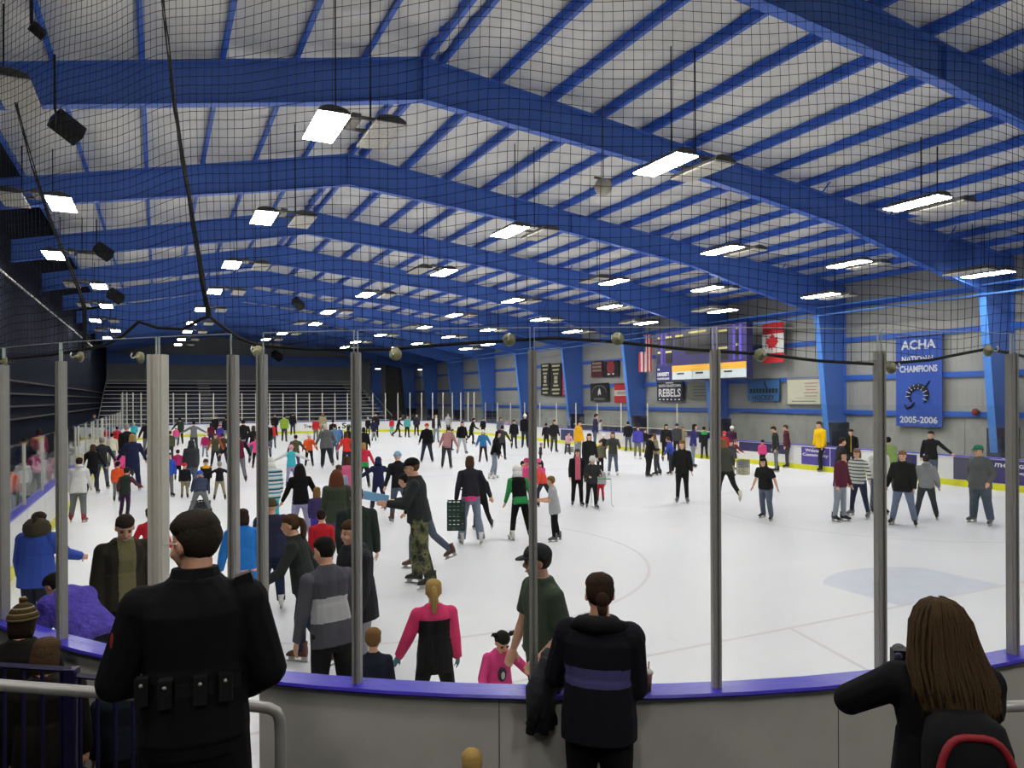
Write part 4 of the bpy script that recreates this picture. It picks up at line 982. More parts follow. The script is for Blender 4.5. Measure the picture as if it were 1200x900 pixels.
def hand(mb, W, d, side, s, mi, fine, curl=.5):
    d = d.normalized(); u = d.cross(Vector((0, 0, 1))); u = Vector((1, 0, 0)) if u.length < .2 else u.normalized(); v = u.cross(d)
    # u: across the palm is v-ish; keep palms towards the thighs
    k = .1 * s / .175
    rot = Matrix((v, u, d)).transposed()
    c = W + d * (.045 * k / .1 * .1 / k * s / 1.75 * 1.0 + .02 * s / 1.75)
    q = s / 1.75
    if q < .3: q = .3
    mb.ell(W + d * (.05 * q), (.042 * q, .02 * q, .055 * q), 10, 8, rot, mi)
    for i, (o, ln) in enumerate(((-.03, .062), (-.01, .074), (.011, .07), (.03, .056))):
        b = W + d * (.085 * q) + v * (o * q); m1 = b + (d * math.cos(curl * .6) + u * (-math.sin(curl * .6))) * (ln * .55 * q); e = m1 + (d * math.cos(curl * 1.5) + u * (-math.sin(curl * 1.5))) * (ln * .5 * q)
        mb.tube([b - d * (.02 * q), m1, e], [.0105 * q, .0095 * q, .008 * q], 7, mi)
    b = W + d * (.03 * q) + v * (-.034 * q)
    mb.tube([b, b + (d * .7 - v * .6 - u * .2) * (.035 * q), b + (d * 1.0 - v * .65 - u * .5) * (.06 * q)], [.013 * q, .012 * q, .009 * q], 7, mi)
def body_source(s, D, k):
    """closed lofts, labelled per face: 0 skin 1 top 2 trousers 3 sleeves 4 gloves 5 front"""
    mb = MB(); tp, T, nb, hh = D['tp'], D['T'], D['nb'], D['hh']
    g = k.get('girth', 1.0); th = k.get('thick', .008) * s / 1.75 * 1.0; c = D['c']
    fem = k.get('fem', 0)
    def R(z, rx, ry, yo=0, add=0): return sup((0, yo * s, z * s if abs(z) < 1 else z), (rx * g) * s + th + add, (ry * g * (1 + .1 * c)) * s + th + add, FrameT)
    class FT:
        def __matmul__(self, v): return tp(*v)
    FrameT = FT(); n = nb / s
    mb.loft([R(-.035, .088, .066), R(.03, .096, .07), R(n * .42, .084 - .006 * fem, .062), R(n * .7, .098, .07, -.004), R(n * .8, .104, .066), R(n * .9, .088, .054), R(n * .96, .062, .046), R(n * 1.03, .04, .04)], 3 if k.get('vest_body') is None and False else 1)
    hem = k.get('hem', .02)                              # how far the top hangs below the hip joint
    fl = k.get('flare', .012) * s
    mb.loft([R(-hem, .095, .072, add=fl), R(.02, .096, .07, add=fl * .8), R(n * .45, .086, .064, add=fl * .3)], 1)
    # seat of the trousers
    P = D['P']
    class FP:
        def __matmul__(self, v): return P + Vector(v)
    fp = FP(); e = .004 * s
    mb.loft([sup((0, 0, z * s), rx * g * s, ry * g * s, fp) for z, rx, ry in ((-.075, .07, .058), (-.04, .092, .07), (.03, .092, .066), (.06, .08, .058))], 2)
    cap_ = k.get('legw', 1.0); bell = k.get('bell', 1.0)
    for i in range(2):
        H, K, A = D['hip'][i], D['knee'][i], D['ank'][i]
        H2 = H.lerp(K, .5); K2 = K.lerp(A, .35)
        rr = [.06 * s * g * cap_, .053 * s * g * cap_, .041 * s * g * cap_, .04 * s * g * cap_ * (.5 + .5 * bell), .034 * s * g * cap_ * bell]
        low = A + Vector((0, 0, (.0 if k.get('bell', 1) <= 1.05 else -.035) * s / 1.75))
        mb.tube([H + Vector((0, 0, .02 * s)), H2, K, K2, low], rr, 12, 2); mb.ell(K, (rr[2],) * 3, 10, 6, mi=2); mb.ell(H, (rr[0] * .98,) * 3, 10, 6, mi=2)
        if k.get('feet'): mb.ell(A + Vector((0, -.04 * s, -.02 * s)), (.03 * s, .08 * s, .03 * s), 10, 6, mi=2)
    sl = 3 if k.get('sleeve') else 1; fa = 0 if k.get('tee') else sl
    at = k.get('armw', 1.0)
    for i in range(2):
        S, E, W = D['sho'][i], D['elb'][i], D['wri'][i]
        r0, r1, r2 = (.036 * s * g ** .5 + th) * at, (.031 * s + th) * at, (.022 * s + th * .8) * at
        nc = tp((1 if i == 0 else -1) * .045 * s, 0, nb - .026 * s)
        mb.tube([nc, S], [.024 * s + th * .6, r0 * .92], 10, 1); mb.ell(S, (r0 * 1.04,) * 3, 10, 8, mi=sl)
        if k.get('tee'):
            Md = S.lerp(E, .75); mb.tube([S, Md], [r0, r1 * 1.25], 10, sl); mb.tube([S.lerp(E, .6), E, E.lerp(W, .35), W], [.028 * s, .026 * s, .026 * s, .017 * s], 10, 0); mb.ell(E, (.0255 * s,) * 3, 10, 6, mi=0)
        else:
            mb.tube([S, E], [r0, r1], 10, sl); mb.ell(E, (r1,) * 3, 10, 8, mi=sl); mb.tube([E, W], [r1, r2], 10, sl)
        hand(mb, W, D['hdir'][i], i, s, 4 if k.get('gloves') else 0, k.get('fine'), k.get('curl', .5))
    ch = D['chin']; HM = D['HM']
    def hp(x, y, z): return ch + HM @ Vector((x * hh, y * hh, z * hh))
    def he(cx, cy, cz, rx, ry, rz, nu=14, nv=10): mb.ell(hp(cx, cy, cz), (rx * hh, ry * hh, rz * hh), nu, nv, HM, 0)
    mb.tube([tp(0, .004 * s, nb - .03 * s), D['neck'], hp(0, .08, .25)], [.04 * s, .035 * s, .032 * s], 12, 0)
    he(0, .05, .58, .345, .425, .41); he(0, -.1, .34, .285, .3, .345); he(0, -.16, .1, .17, .18, .11); he(0, -.42, .4, .055, .085, .1, 8, 6); he(0, -.385, .5, .04, .05, .14, 8, 6)
    for sg in (-1, 1): he(sg * .35, .06, .44, .045, .085, .13, 8, 6); he(sg * .16, -.3, .32, .1, .09, .09, 8, 6)
    he(0, -.345, .2, .1, .05, .04, 8, 5)
    if k.get('collar'): mb.tube([tp(0, .0, nb - .03 * s), tp(0, -.004 * s, nb + .02 * s)], [.058 * s + th, .05 * s + th], 12, 1)
    return mb
def person(label, x, fy, hy, face, top, pants, hair=('short', 'hD'), pose='stand', h=None, z0=0.0, X=None, D=None, hat=None, sk='black', extra=None, group=None, vox=None, **k):
    rnd = random.Random(hash_(label))
    if X is not None: pos = onX(x, hy, X); h = pos.z - z0; pos = Vector((pos.x, pos.y, z0))
    elif D is not None: pos = atD(x, hy, D); h = pos.z - z0; pos = Vector((pos.x, pos.y, z0))
    elif fy is not None:
        pos = onZ(x, fy, 0); d = depth(pos); h = CH - (hy - HY + ROLL * (x - 600)) / F * d
    else: pos = onZ(x, hy, h + z0); pos = Vector((pos.x, pos.y, z0))
    dist = depth(pos); po = dict(POSE[pose]) if isinstance(pose, str) else dict(POSE[pose[0]], **pose[1])
    for kk in ('L', 'R'): po[kk] = tuple(v + rnd.uniform(-4, 4) for v in po[kk])
    if 'head' not in po: po['head'] = (rnd.uniform(-12, 12), rnd.uniform(0, 10))
    lift = .055 if sk in M_SK and k.get('onice', True) else 0.0
    if hat and hat[0] in ('beanie', 'cap'): h -= .02
    if hat and hat[0] == 'helmet': h -= .04
    s = h * .97
    for _ in range(4):
        Dk = skeleton(s, po, rnd, lift); s *= h / max(.3, Dk['top'] + .005)
    Dk = skeleton(s, po, rnd, lift)
    if k.get('yoke') and not k.get('sleeve'): k['sleeve'] = top
    if vox is None: vox = min(.021, max(.0095, dist / F * .95))
    k['fine'] = vox < .013
    mb = body_source(s, Dk, k)
    u = -Vector((pos.x, pos.y, 0)).normalized(); rgt = Vector((-u.y, u.x, 0)); a = math.radians(face); dr = u * math.cos(a) + rgt * math.sin(a)
    rz = math.atan2(dr.y, dr.x) + PI / 2
    me = mb.mesh('person_src', cloth('K')); bm = bmesh.new(); bm.from_mesh(me); bmesh.ops.recalc_face_normals(bm, faces=bm.faces); bm.to_mesh(me); bm.free()
    tmp = bpy.data.objects.new('tmp', me); COL.objects.link(tmp)
    md = tmp.modifiers.new('r', 'REMESH'); md.mode = 'VOXEL'; md.voxel_size = vox; md.use_smooth_shade = True
    sm = tmp.modifiers.new('s', 'SMOOTH'); sm.factor = .5; sm.iterations = 2 if vox > .015 else 3
    QUEUE.append(dict(tmp=tmp, src=mb, label=label, pos=pos, rz=rz, s=s, D=Dk, k=k, top=top, pants=pants, hair=hair, hat=hat, sk=sk, extra=extra, group=group, dist=dist, face=face, lift=lift))
def hash_(t):
    v = 7
    for ch in t: v = (v * 131 + ord(ch)) % 1000003
    return v
def mm(c): return c if not isinstance(c, str) else cloth(c)
def put(name, me, m, parent, mx):
    o = link(name, me, parent, mx=mx)
    if m is not None: o.material_slots[0].link = 'OBJECT'; o.material_slots[0].material = m
    return o
def finish_people():
    dg = bpy.context.evaluated_depsgraph_get(); dg.update()
    for q in QUEUE:
        q['me'] = bpy.data.meshes.new_from_object(q['tmp'].evaluated_get(dg))
    for q in QUEUE: 
        t = q['tmp']; m = t.data; bpy.data.objects.remove(t); bpy.data.meshes.remove(m)
    for q in QUEUE:
        me, k, D, s = q['me'], q['k'], q['D'], q['s']; me.name = 'person'
        me.materials.clear()
        skin = M_SKIN[k.get('skin', 'a')]
        for m in (skin, mm(q['top']), mm(q['pants']), mm(k.get('sleeve') or q['top']), mm(k.get('gloves') or 'K'), mm(k.get('front') or 'W'), mm(k.get('yoke') or 'W')): me.materials.append(m)
        bv = BVHTree.FromPolygons([Vector(v) for v in q['src'].v], q['src'].f, all_triangles=False); lab = q['src'].m
        n = len(me.polygons); idx = np.zeros(n, dtype=np.int32); Ti = D['T'].inverted(); P = D['P']
        fr, yk, wide = k.get('front'), k.get('yoke'), k.get('front_w', .035) * s
        for i, p in enumerate(me.polygons):
            c = p.center; r = bv.find_nearest(c); L = lab[r[2]] if r[2] is not None else 1
            if L in (1, 3) and (fr or yk):
                l = Ti @ (c - P)
                if fr and L == 1 and l.y < -.02 * s and abs(l.x) < wide: L = 5
                if yk and L == 1 and k['yoke_t'](l / s): L = 6
            idx[i] = L
        me.polygons.foreach_set('material_index', idx); me.update()
        o = link('person', me, None, q['pos']); o.rotation_euler = (0, 0, q['rz']); tag(o, q['label'], 'person', q['group'] or 'skaters on the ice')
        hh = D['hh']; HMx = Matrix.Translation(D['chin']) @ D['HM'].to_4x4() @ Matrix.Scale(hh, 4)
        if q['hair']: put('hair', hair_mesh(q['hair'][0]), cloth(q['hair'][1]), o, HMx)
        if q['hat']:
            for ht in (q['hat'] if isinstance(q['hat'], list) else [q['hat']]): put({'helmet': 'helmet', 'hood': 'hood', 'fur': 'fur_hood', 'hooddown': 'hood'}.get(ht[0], 'hat'), hat_mesh(ht[0]), mm(ht[1]), o, HMx)
        kk = s / 1.75
        for i in range(2):
            ang, sg = D['fd'][i]; A = D['ank'][i]
            mx = Matrix.Translation(A) @ Matrix.Rotation(sg * math.radians(14), 4, 'Z') @ Matrix.Rotation(max(0, -ang - .25) * .7, 4, 'X') @ Matrix.Scale(kk, 4)
            if q['lift']:
                b = put('skate', SK_B, M_SK[q['sk']], o, mx); link('blade', SK_K, b)
            elif q['sk']: put('shoe', SHOE, M_SK.get(q['sk'], M_SK['black']), o, mx)
        if q['dist'] < 20 and math.cos(math.radians(q['face'])) > -.25:
            def hx(x, y, z, r): return HMx @ Matrix.Translation((x, y, z)) @ Matrix.Diagonal((*r, 1))
            for sg in (-1, 1):
                put('eye', EYE, M_EYE, o, hx(sg * .15, -.365, .5, (.06, .04, .032))); put('eyebrow', EYE, cloth(q['hair'][1] if q['hair'] else 'hD'), o, hx(sg * .155, -.375, .585, (.085, .035, .02)))
            put('mouth', EYE, M_LIP, o, hx(0, -.395, .2, (.095, .03, .022)))
        if q['extra']: q['extra'](o, D, s, HMx)
    QUEUE.clear()
EYE = MB().ell((0, 0, 0), (1, 1, 1), 10, 6).mesh('eye', M_EYE, True)
ST_TURQ = striped('stripes_white_turquoise', [(0, '#d6d6d2'), (.3, '#2f8fb0'), (.5, '#d6d6d2'), (.72, '#2a2a30'), (.88, '#57b3c4')], 5.2)
ST_RED = striped('stripes_red_white', [(0, '#8c4048'), (.5, '#b99a98')], 14)
ST_GREY = striped('stripes_grey_white', [(0, '#c4c7c2'), (.62, '#4b5650')], 12)
P = person
# --- along the left, behind the left boards
P('spectator in a white hoodie behind the left boards', 26, None, 535, 200, 'W', 'DN', ('long', 'hD'), X=-3.3, z0=FZ, hat=('hooddown', 'W'), onice=False, group='people behind the left boards', legw=1.1)
P('child in an orange top beside the leftmost post', 12, None, 546, 150, 'O', 'DJ', ('short', 'hD'), X=-3.3, z0=FZ, onice=False, group='people behind the left boards')
P('person in a pink jacket and dark jeans behind the left boards', 41, None, 527, 170, 'PK', 'DJ', ('short', 'hK'), X=-3.4, z0=FZ, onice=False, group='people behind the left boards')
P('person in a crimson jacket farther back behind the left boards', 46, None, 503, 190, 'MG', 'K', ('bob', 'hD'), X=-4.1, z0=FZ, onice=False, group='people behind the left boards')
P('dark clothed person with an orange scarf behind the left boards', 28, None, 513, 160, 'K', 'K', ('short', 'hK'), X=-4.0, z0=FZ, onice=False, front='O', group='people behind the left boards')
P('man in a dark suit standing at the far left gate', 110, None, 485, 20, 'N', 'K', ('short', 'hB'), X=-3.9, z0=FZ, onice=False, group='people behind the left boards')
# --- left part of the ice
P('skater in white hoodie, grey sweatpants and red laced skates near the left boards', 91, 612, 537, 165, 'W', 'G', ('short', 'hD'), ('glide', dict(lean=8, L=(12, 10, 20, 6), R=(12, 10, 20, 6))), hat=('hooddown', 'W'), hem=.07, flare=.02, girth=1.12, sk='red')
P('woman in a dark coat with light brown hair, left of the couple', 108, 578, 521, 170, 'K', 'DJ', ('long', 'hB'), 'glide', hem=.12)
P('man in a charcoal jacket with one arm around a woman', 119, 573, 513, 175, 'CH', 'DN', ('short', 'hG'), ('glide', dict(L=(50, 20, 30, 0))), hem=.05)
P('person in a cream jacket and grey jeans seen from behind', 131, 547, 508, 180, '#cfc9b4', 'G', ('short', 'hK'), 'stand', hem=.04)
P('person in a bright red jacket beyond the cream jacket', 137, 532, 500, 180, 'R', 'JN', ('short', 'hK'), 'stand')
P('person in a red top with a dark cap, far left', 123, 527, 499, 20, 'R', 'K', ('short', 'hK'), hat=('cap', 'K'))
P('tall dark jacketed person at the far left boards', 128, 522, 495, 10, 'K', 'K', ('short', 'hK'))
P('grey haired man in a black jacket beside the blond woman', 149, 560, 497, 195, 'K', 'DJ', ('short', 'hG'), 'stand', girth=1.15, hem=.05)
P('woman in a long navy coat with long blond hair', 155, 575, 509, 180, 'N', 'N', ('long', 'hY'), 'glide', hem=.14, girth=1.1)
P('small girl in pink holding the blond woman', 140, 566, 527, 170, 'PK', 'MG', ('short', 'hD'), 'stand')
P('child in an orange vest behind the boy in dark green', 137, 588, 541, 160, 'O', 'G', ('short', 'hK'), 'stand')
P('boy in a dark green jacket with red striped sleeves', 146, 607, 548, 150, 'DGN', '#3a2540', ('short', 'hD'), ('glide', dict(R=(18, 40, 30, 0))), sleeve='#5a3236')
P('child in a turquoise coat at the far left boards', 157, 519, 495, 0, 'T', 'T', ('short', 'hW'))
P('man in a black jacket and grey jeans left of the wide post', 172, 534, 493, 175, 'K', 'G', ('short', 'hK'), 'stride', hem=.04)
P('skater in dark trousers mostly hidden by the wide post', 181, 562, 512, 190, 'K', 'DJ', ('short', 'hK'), 'stride')
P('person in an olive jacket just right of the wide post', 199, 541, 505, 180, 'OL', 'DJ', ('short', 'hK'), 'stand')
P('toddler in a pink coat and white hat near the wide post', 206, 523, 500, 180, 'PK', 'JN', ('short', 'hB'), hat=('beanie', 'W'))
P('adult in dark green reaching out beside the pink toddler', 211, 521, 490, 200, 'DGN', 'K', ('short', 'hK'), ('stand', dict(L=(40, 10, 10, 0))))
P('man in a grey hoodie with both arms spread wide', 227, 531, 494, 180, 'G', 'DG', ('short', 'hK'), 'out')
P('child in a maroon top and white hat by the man with spread arms', 240, 536, 507, 10, 'MG', 'JN', ('short', 'hB'), hat=('beanie', 'W'))
P('dark dressed person at the far boards with light face', 252, 515, 487, 0, 'K', 'K', ('short', 'hK'))
P('small child in a red hat and purple coat', 258, 522, 497, 0, 'PU', 'MG', None, hat=('beanie', 'R'))
P('person in a plum jacket beside the red hatted child', 247, 523, 496, 170, 'M', 'DJ', ('bob', 'hD'))
P('tall person in black with jeans left of the dark post', 265, 520, 488, 180, 'K', 'JN', ('short', 'hK'))
P('woman in an olive vest with orange sleeves facing the camera', 252, 548, 508, 0, 'OL', 'DJ', ('bob', 'hB'), 'glide', sleeve='#a0522d')
P('person in a brown jacket beside the olive vest', 261, 545, 508, 190, 'BR', 'DJ', ('short', 'hD'), ('glide', dict(L=(45, 0, 5, 0))))
P('broad person in a dark grey hoodie seen from behind', 224, 575, 516, 180, '#34363a', 'DN', None, 'stand', hat=('hood', '#34363a'), girth=1.25, hem=.06)
P('boy in a royal blue jersey and grey trousers', 197, 582, 530, 20, 'B', 'G', ('short', 'hB'), 'stand')
P('child in a magenta snow jacket from behind', 208, 563, 527, 175, 'MG', 'K', ('short', 'hD'), 'stand', thick=.02)
P('child in red beanie, black jacket and khaki trousers', 216, 584, 542, 180, 'K', 'KH', None, 'stand', hat=('beanie', 'R'), thick=.02)
P('child in blue hat with legs spread pushing a crate', 234, 604, 552, 180, '#3a4258', 'G', None, 'vwide', hat=('beanie', 'B'), thick=.022, girth=1.15)
P('child in grey helmet with yellow collar', 241, 580, 537, 185, 'K', 'K', None, 'stand', hat=('helmet', 'DG'), yoke='Y', yoke_t=lambda l: l.z > .235, thick=.02)
P('skater in black with arms held straight out, khaki trousers', 257, 586, 541, 180, 'K', 'KH', ('short', 'hG'), ('out', dict(sp=(10, 10))))
P('tall skater in a maroon shirt behind the dark narrow post', 280, 566, 508, 190, 'M', 'G', ('short', 'hD'), ('glide', dict(L=(48, 5, 5, 0))), sleeve='K')
P('man in a black jacket and light jeans right of the dark post', 285, 538, 492, 180, 'K', 'JN', ('short', 'hK'), 'stride', girth=1.1)
P('brown haired woman in a black jacket and jeans', 297, 543, 499, 180, 'K', 'DN', ('long', 'hB'), 'glide')
P('little girl in a pink jacket with arms out', 300, 549, 511, 180, 'PK', 'K', ('short', 'hB'), 'out')
# --- between the two posts at left centre
P('man in a dark jacket partly behind the silver post', 313, 538, 494, 190, 'K', 'DN', ('short', 'hK'))
P('person in a red and black jacket and jeans', 320, 526, 496, 180, 'R', 'DN', ('short', 'hK'), sleeve='K')
P('dark figure with an olive cap at the far boards', 322, 511, 485, 0, 'K', 'K', ('short', 'hK'), hat=('cap', 'OL'))
P('skater in a lime green hoodie', 333, 518, 486, 170, 'LM', 'DG', ('short', 'hD'))
P('tall dark jacketed man right of the lime hoodie', 343, 510, 484, 180, 'K', 'DJ', ('short', 'hK'))
P('child in a red jacket and grey trousers at the far boards', 370, 517, 490, 180, 'R', 'G', ('short', 'hK'))
P('blond woman in a tan jacket behind the red child', 378, 514, 484, 170, 'TN', 'KH', ('long', 'hL'))
P('person in a tall black hat near the white haired man', 390, 522, 492, 180, 'K', 'K', ('short', 'hK'), hat=('beanie', 'K'))
P('man in an olive hoodie behind the pink hatted child', 346, 553, 510, 175, 'OL', '#4a4060', ('short', 'hK'), ('glide', dict(R=(35, 15, 10, 0))))
P('child in a turquoise vest, pink hat and white sleeves', 341, 571, 521, 180, 'T', 'LIL', None, 'out', hat=('beanie', '#e8a0b0'), sleeve='W', thick=.014)
P('boy in an orange hockey jersey and white helmet', 362, 547, 508, 180, 'O', 'K', None, 'glide', hat=('helmet', 'W'), gloves='K', thick=.02)
P('large white haired man in a grey jacket', 382, 549, 497, 180, '#5b5d5e', 'CH', ('short', 'hW'), 'stride', girth=1.25, hem=.08, flare=.02)
P('woman in a denim blue jacket beside the white haired man', 392, 540, 497, 180, '#5a7fa0', 'DN', ('short', 'hD'), 'stand')
P('child in bright blue leaning over black crates', 398, 524, 500, 190, 'B', 'K', ('short', 'hK'), 'reach')
P('dark haired person just left of the centre left post', 408, 536, 500, 180, 'K', 'DJ', ('bob', 'hK'))
P('woman with long hair in a red sweater', 406, 551, 507, 190, '#d0352c', 'DJ', ('long', 'hB'), 'glide')
P('girl in a pink jacket with long brown hair', 406, None, 535, 180, '#d8648c', 'G', ('long', 'hB'), h=1.5)
P('person with a pale plaid sleeve beside the girl in pink', 397, None, 545, 190, '#8c93ac', 'DN', ('short', 'hB'), h=1.45)
P('person in a striped sweater and white hood', 317, None, 537, 185, ST_TURQ, 'T', None, 'stand', h=1.62, hat=('hood', 'W'), hem=.1, thick=.03, girth=1.15)
P('woman with long black hair in a black jacket', 352, None, 544, 190, 'BK', 'LIL', ('wild', 'hK'), ('glide', dict(R=(30, 10, 10, 0))), h=1.62, hem=.03)
P('small girl with long light brown hair in purple', 371, None, 571, 180, '#3d3460', 'PU', ('long', 'hL'), h=1.2)
P('woman with big reddish brown hair in an olive jacket', 394, None, 551, 180, '#3c4436', 'DN', ('wild', 'hR'), h=1.7, girth=1.1, hem=.06)
# --- centre
P('person in black and green just right of the centre left post', 426, 545, 501, 180, 'K', 'DGN', ('bob', 'hK'))
P('blond girl in a red jacket with a green hem', 426, 572, 519, 180, '#cc2f4a', 'K', ('long', 'hY'), 'glide', yoke='GN', yoke_t=lambda l: l.z < .05, hem=.06, flare=.015)
P('girl in a navy snow suit with arms spread', 443, 598, 536, 180, 'N', 'N', ('short', 'hK'), ('out', dict(sp=(9, 9))), thick=.022, bell=1.3, hat=('hood', 'N'))
P('person in a light blue knit hat and black jacket', 467, 612, 529, 190, 'K', 'DN', None, 'stride', hat=('beanie', '#7fa8cc'), sk='brown', hem=.03)
P('man in camouflage trousers and black cap holding a blue board', 491, 687, 536, 262, '#2b2f30', camo(), ('short', 'hB'), ('rstride', dict(lean=6, a=(-8, 8), k=(10, 8), L=(14, 22, 72, 16), R=(14, 22, 72, 16), head=(8, 6))), hat=('cap', 'BK'), hem=.015, flare=.015, thick=.018, legw=1.2, girth=1.08, extra=lambda o, D, s, H: blue_board(o, D, s))
P('person in brown skates bending behind the camouflage trousers', 495, 664, 556, 250, 'K', 'DN', ('short', 'hK'), ('stride', dict(lean=30)), sk='brown')
P('large man in black at the far boards with two children', 440, 513, 484, 0, 'K', 'K', ('short', 'hK'), girth=1.15)
P('small child in a white hat beside the large man in black', 431, 510, 489, 0, 'K', 'K', None, hat=('beanie', 'W'))
P('child in a navy coat with pale leggings at the far end', 438, 517, 491, 180, 'N', 'LG', ('short', 'hD'), hem=.1)
P('child in a red jacket and turquoise trousers at the far end', 459, 509, 490, 170, 'R', 'T', ('short', 'hB'))
P('boy in dark clothes skating right of the red jacket', 466, 513, 488, 90, 'K', 'DJ', ('short', 'hD'), 'stride')
P('woman in a teal shirt at the far end', 477, 513, 487, 20, 'TEA', 'K', ('short', 'hR'))
P('man in a dark jacket right of the teal shirt', 488, 511, 485, 10, 'CH', 'K', ('short', 'hB'))
P('man in a red cap and black jacket from behind', 500, 542, 496, 180, 'BK', 'DJ', None, 'wide', hat=('beanie', '#b03a2c'), girth=1.15, hem=.04)
P('man with a white tee under a dark jacket at the far end', 511, 519, 485, 0, 'CH', 'JN', ('short', 'hD'), front='W')
P('leaning skater in a red striped sweater', 523, 549, 500, 175, ST_RED, 'DG', ('short', 'hD'), ('glide', dict(lean=12, side=-8, a=(14, -4))), girth=1.05)
P('person in a pale grey jacket at the far end', 525, 507, 485, 0, 'LG', 'DG', ('short', 'hG'), hem=.1)
P('woman in a black jacket and pale grey sweatpants', 541, 532, 494, 20, 'BK', 'LG', ('bob', 'hK'), 'wide', girth=1.15)
P('small child in green beside the pale sweatpants', 529, 528, 503, 90, 'GN', 'K', ('short', 'hD'))
P('lean dark skater striding beyond the pale sweatpants', 552, 521, 490, 100, 'K', 'K', ('short', 'hD'), 'stride')
P('child in a blue hockey jersey with a white helmet', 566, 542, 503, 185, '#2f6f9f', '#3a2328', None, 'glide', hat=('helmet', 'W'), thick=.02, sk='black')
P('dark man in front of the blue advert at the far boards', 566, 512, 490, 0, 'K', 'K', ('short', 'hK'))
P('woman in a black hoodie and light jeans in profile', 579, 561, 505, 100, 'BK', 'JN', ('long', 'hK'), 'glide', sk='white')
P('skater in grey behind the woman in the black hoodie', 588, 539, 499, 170, 'DG', 'K', ('short', 'hD'), 'glide')
P('woman with brown hair in a slate jacket', 586, 518, 489, 20, '#6a7380', 'DG', ('long', 'hB'))
P('man in black with slim dark jeans left of the centre post', 602, 526, 492, 10, 'K', 'DJ', ('short', 'hK'))
P('tall man in a white knit hat left of the centre post', 615, 525, 485, 0, 'K', 'DJ', None, hat=('beanie', 'W'))
P('child in a pink and white coat at the far boards', 594, 512, 491, 0, '#d89aa8', 'W', ('short', 'hB'))
P('person in black right of the centre post', 640, 526, 496, 190, 'K', 'K', ('short', 'hD'))
P('long haired person in black in front of the lime panel', 649, 530, 492, 20, 'K', 'DG', ('long', 'hR'), 'stand')
P('small child peeking from behind the centre post', 633, 545, 519, 90, 'DG', 'K', ('short', 'hG'))
P('girl in a pink jacket and helmet left of the centre post', 615, None, 536, 100, 'PK', 'DG', None, 'stand', h=1.3, hat=('helmet', '#c8487c'))
P('girl in an orange and pink jacket with pink helmet', 636, 594, 537, 235, '#e4503c', 'DJ', ('tail', 'hK'), 'stride', hat=('helmet', '#dd6a94'), yoke='PK', yoke_t=lambda l: l.z > .2, thick=.018)
P('crouching child in pale pink turning to the camera', 607, 585, 540, 60, '#c9b8bc', 'LG', ('short', 'hK'), 'reach')
P('skater in a black vest with green sleeves and white hat', 609, 633, 547, 200, 'BK', 'BK', None, ('glide', dict(lean=20, L=(14, 10, 14, 4))), hat=('hood', 'W'), sleeve='GN', yoke='GN', yoke_t=lambda l: l.z < .045, hem=.05, sk='white')
P('small boy in a grey tee and black trousers', 649, 634, 558, 270, 'LG', 'BK', ('short', 'hL'), 'hold', tee=True, hem=.1, flare=.02, sk='grey')
P('woman in a dark sweater and flared jeans carrying crates', 551, 637, 535, 185, '#26262e', '#737f90', ('bob', 'hB'), ('glide', dict(L=(14, -4, 10, 4), R=(24, -6, 24, 4), a=(6, -8))), bell=1.45, hem=.0, yoke='PK', yoke_t=lambda l: l.z < .012, sk='white')
P('skater in black walking behind the woman with crates', 563, 622, 552, 190, 'K', 'K', ('short', 'hK'), 'stride')
# --- right of the centre post
P('man in a yellow jacket and light jeans', 677, 541, 493, 60, 'Y', 'JN', ('short', 'hD'), 'stand', thick=.02)
P('tall man in an indigo jacket at the boards', 697, 528, 485, 100, '#26264a', 'DN', ('short', 'hK'), 'stand')
P('person in white behind the tall indigo jacket', 703, 521, 492, 90, 'W', 'LG', ('short', 'hK'))
P('child in pale pink beside the yellow jacket', 665, 533, 506, 20, '#d0a0a8', 'DG', ('short', 'hB'), 'reach')
P('woman in a black jacket over a pink shirt', 676, 593, 526, 10, 'BK', 'BK', ('long', 'hB'), 'stand', front='#d06a80', front_w=.05, hem=.05, flare=.015, sk='black')
P('child in a white helmet holding a skating frame', 693, 596, 533, 15, '#26282a', 'BK', None, 'hold', hat=('helmet', 'W'), thick=.022, sk='grey')
P('child in red snow trousers behind the white helmet', 703, 588, 545, 185, 'LG', '#b3202f', ('short', 'hD'), thick=.02)
P('woman with dark hair in a black jacket behind the pink shirt', 690, 566, 508, 10, 'K', 'K', ('bob', 'hD'))
P('child in a khaki jacket and black trousers', 703, 556, 516, 20, '#6d6a55', 'K', ('short', 'hB'), 'stand', thick=.016, sk='white')
P('child in a white helmet beyond the khaki jacket', 707, 538, 508, 15, 'K', 'K', None, hat=('helmet', 'W'))
P('woman with wavy dark hair in a charcoal cardigan', 718, 557, 506, 0, '#3d3f3c', 'DN', ('long', 'hR'), ('hold', dict(sp=(5, 5))), sk='white')
P('man in a dark hoodie standing by the boards', 736, 529, 494, 190, 'K', 'DN', ('short', 'hK'), 'stand', hem=.04)
P('woman in a violet jacket and grey leggings', 747, 538, 499, 10, '#4a48a8', 'G', ('bob', 'hD'), 'stand', sk='white')
P('dark clad child right of the violet jacket', 756, 531, 503, 0, 'K', 'DN', ('short', 'hB'))
P('man in a long black jacket hugging his companion', 760, 559, 509, 120, 'BK', 'K', ('short', 'hK'), 'hold', hem=.08, girth=1.1)
P('woman with light brown hair hugged by the man in black', 769, 557, 508, 260, 'KH', 'DG', ('long', 'hL'), 'hold')
P('dark haired woman in a black coat beyond the couple', 780, 541, 497, 20, 'K', 'K', ('long', 'hK'), 'stand', hem=.06)
P('boy in a cobalt blue jacket leaning left', 788, 556, 512, 250, '#3348a8', 'DJ', ('short', 'hB'), ('glide', dict(R=(10, 45, 10, 0), lean=18)))
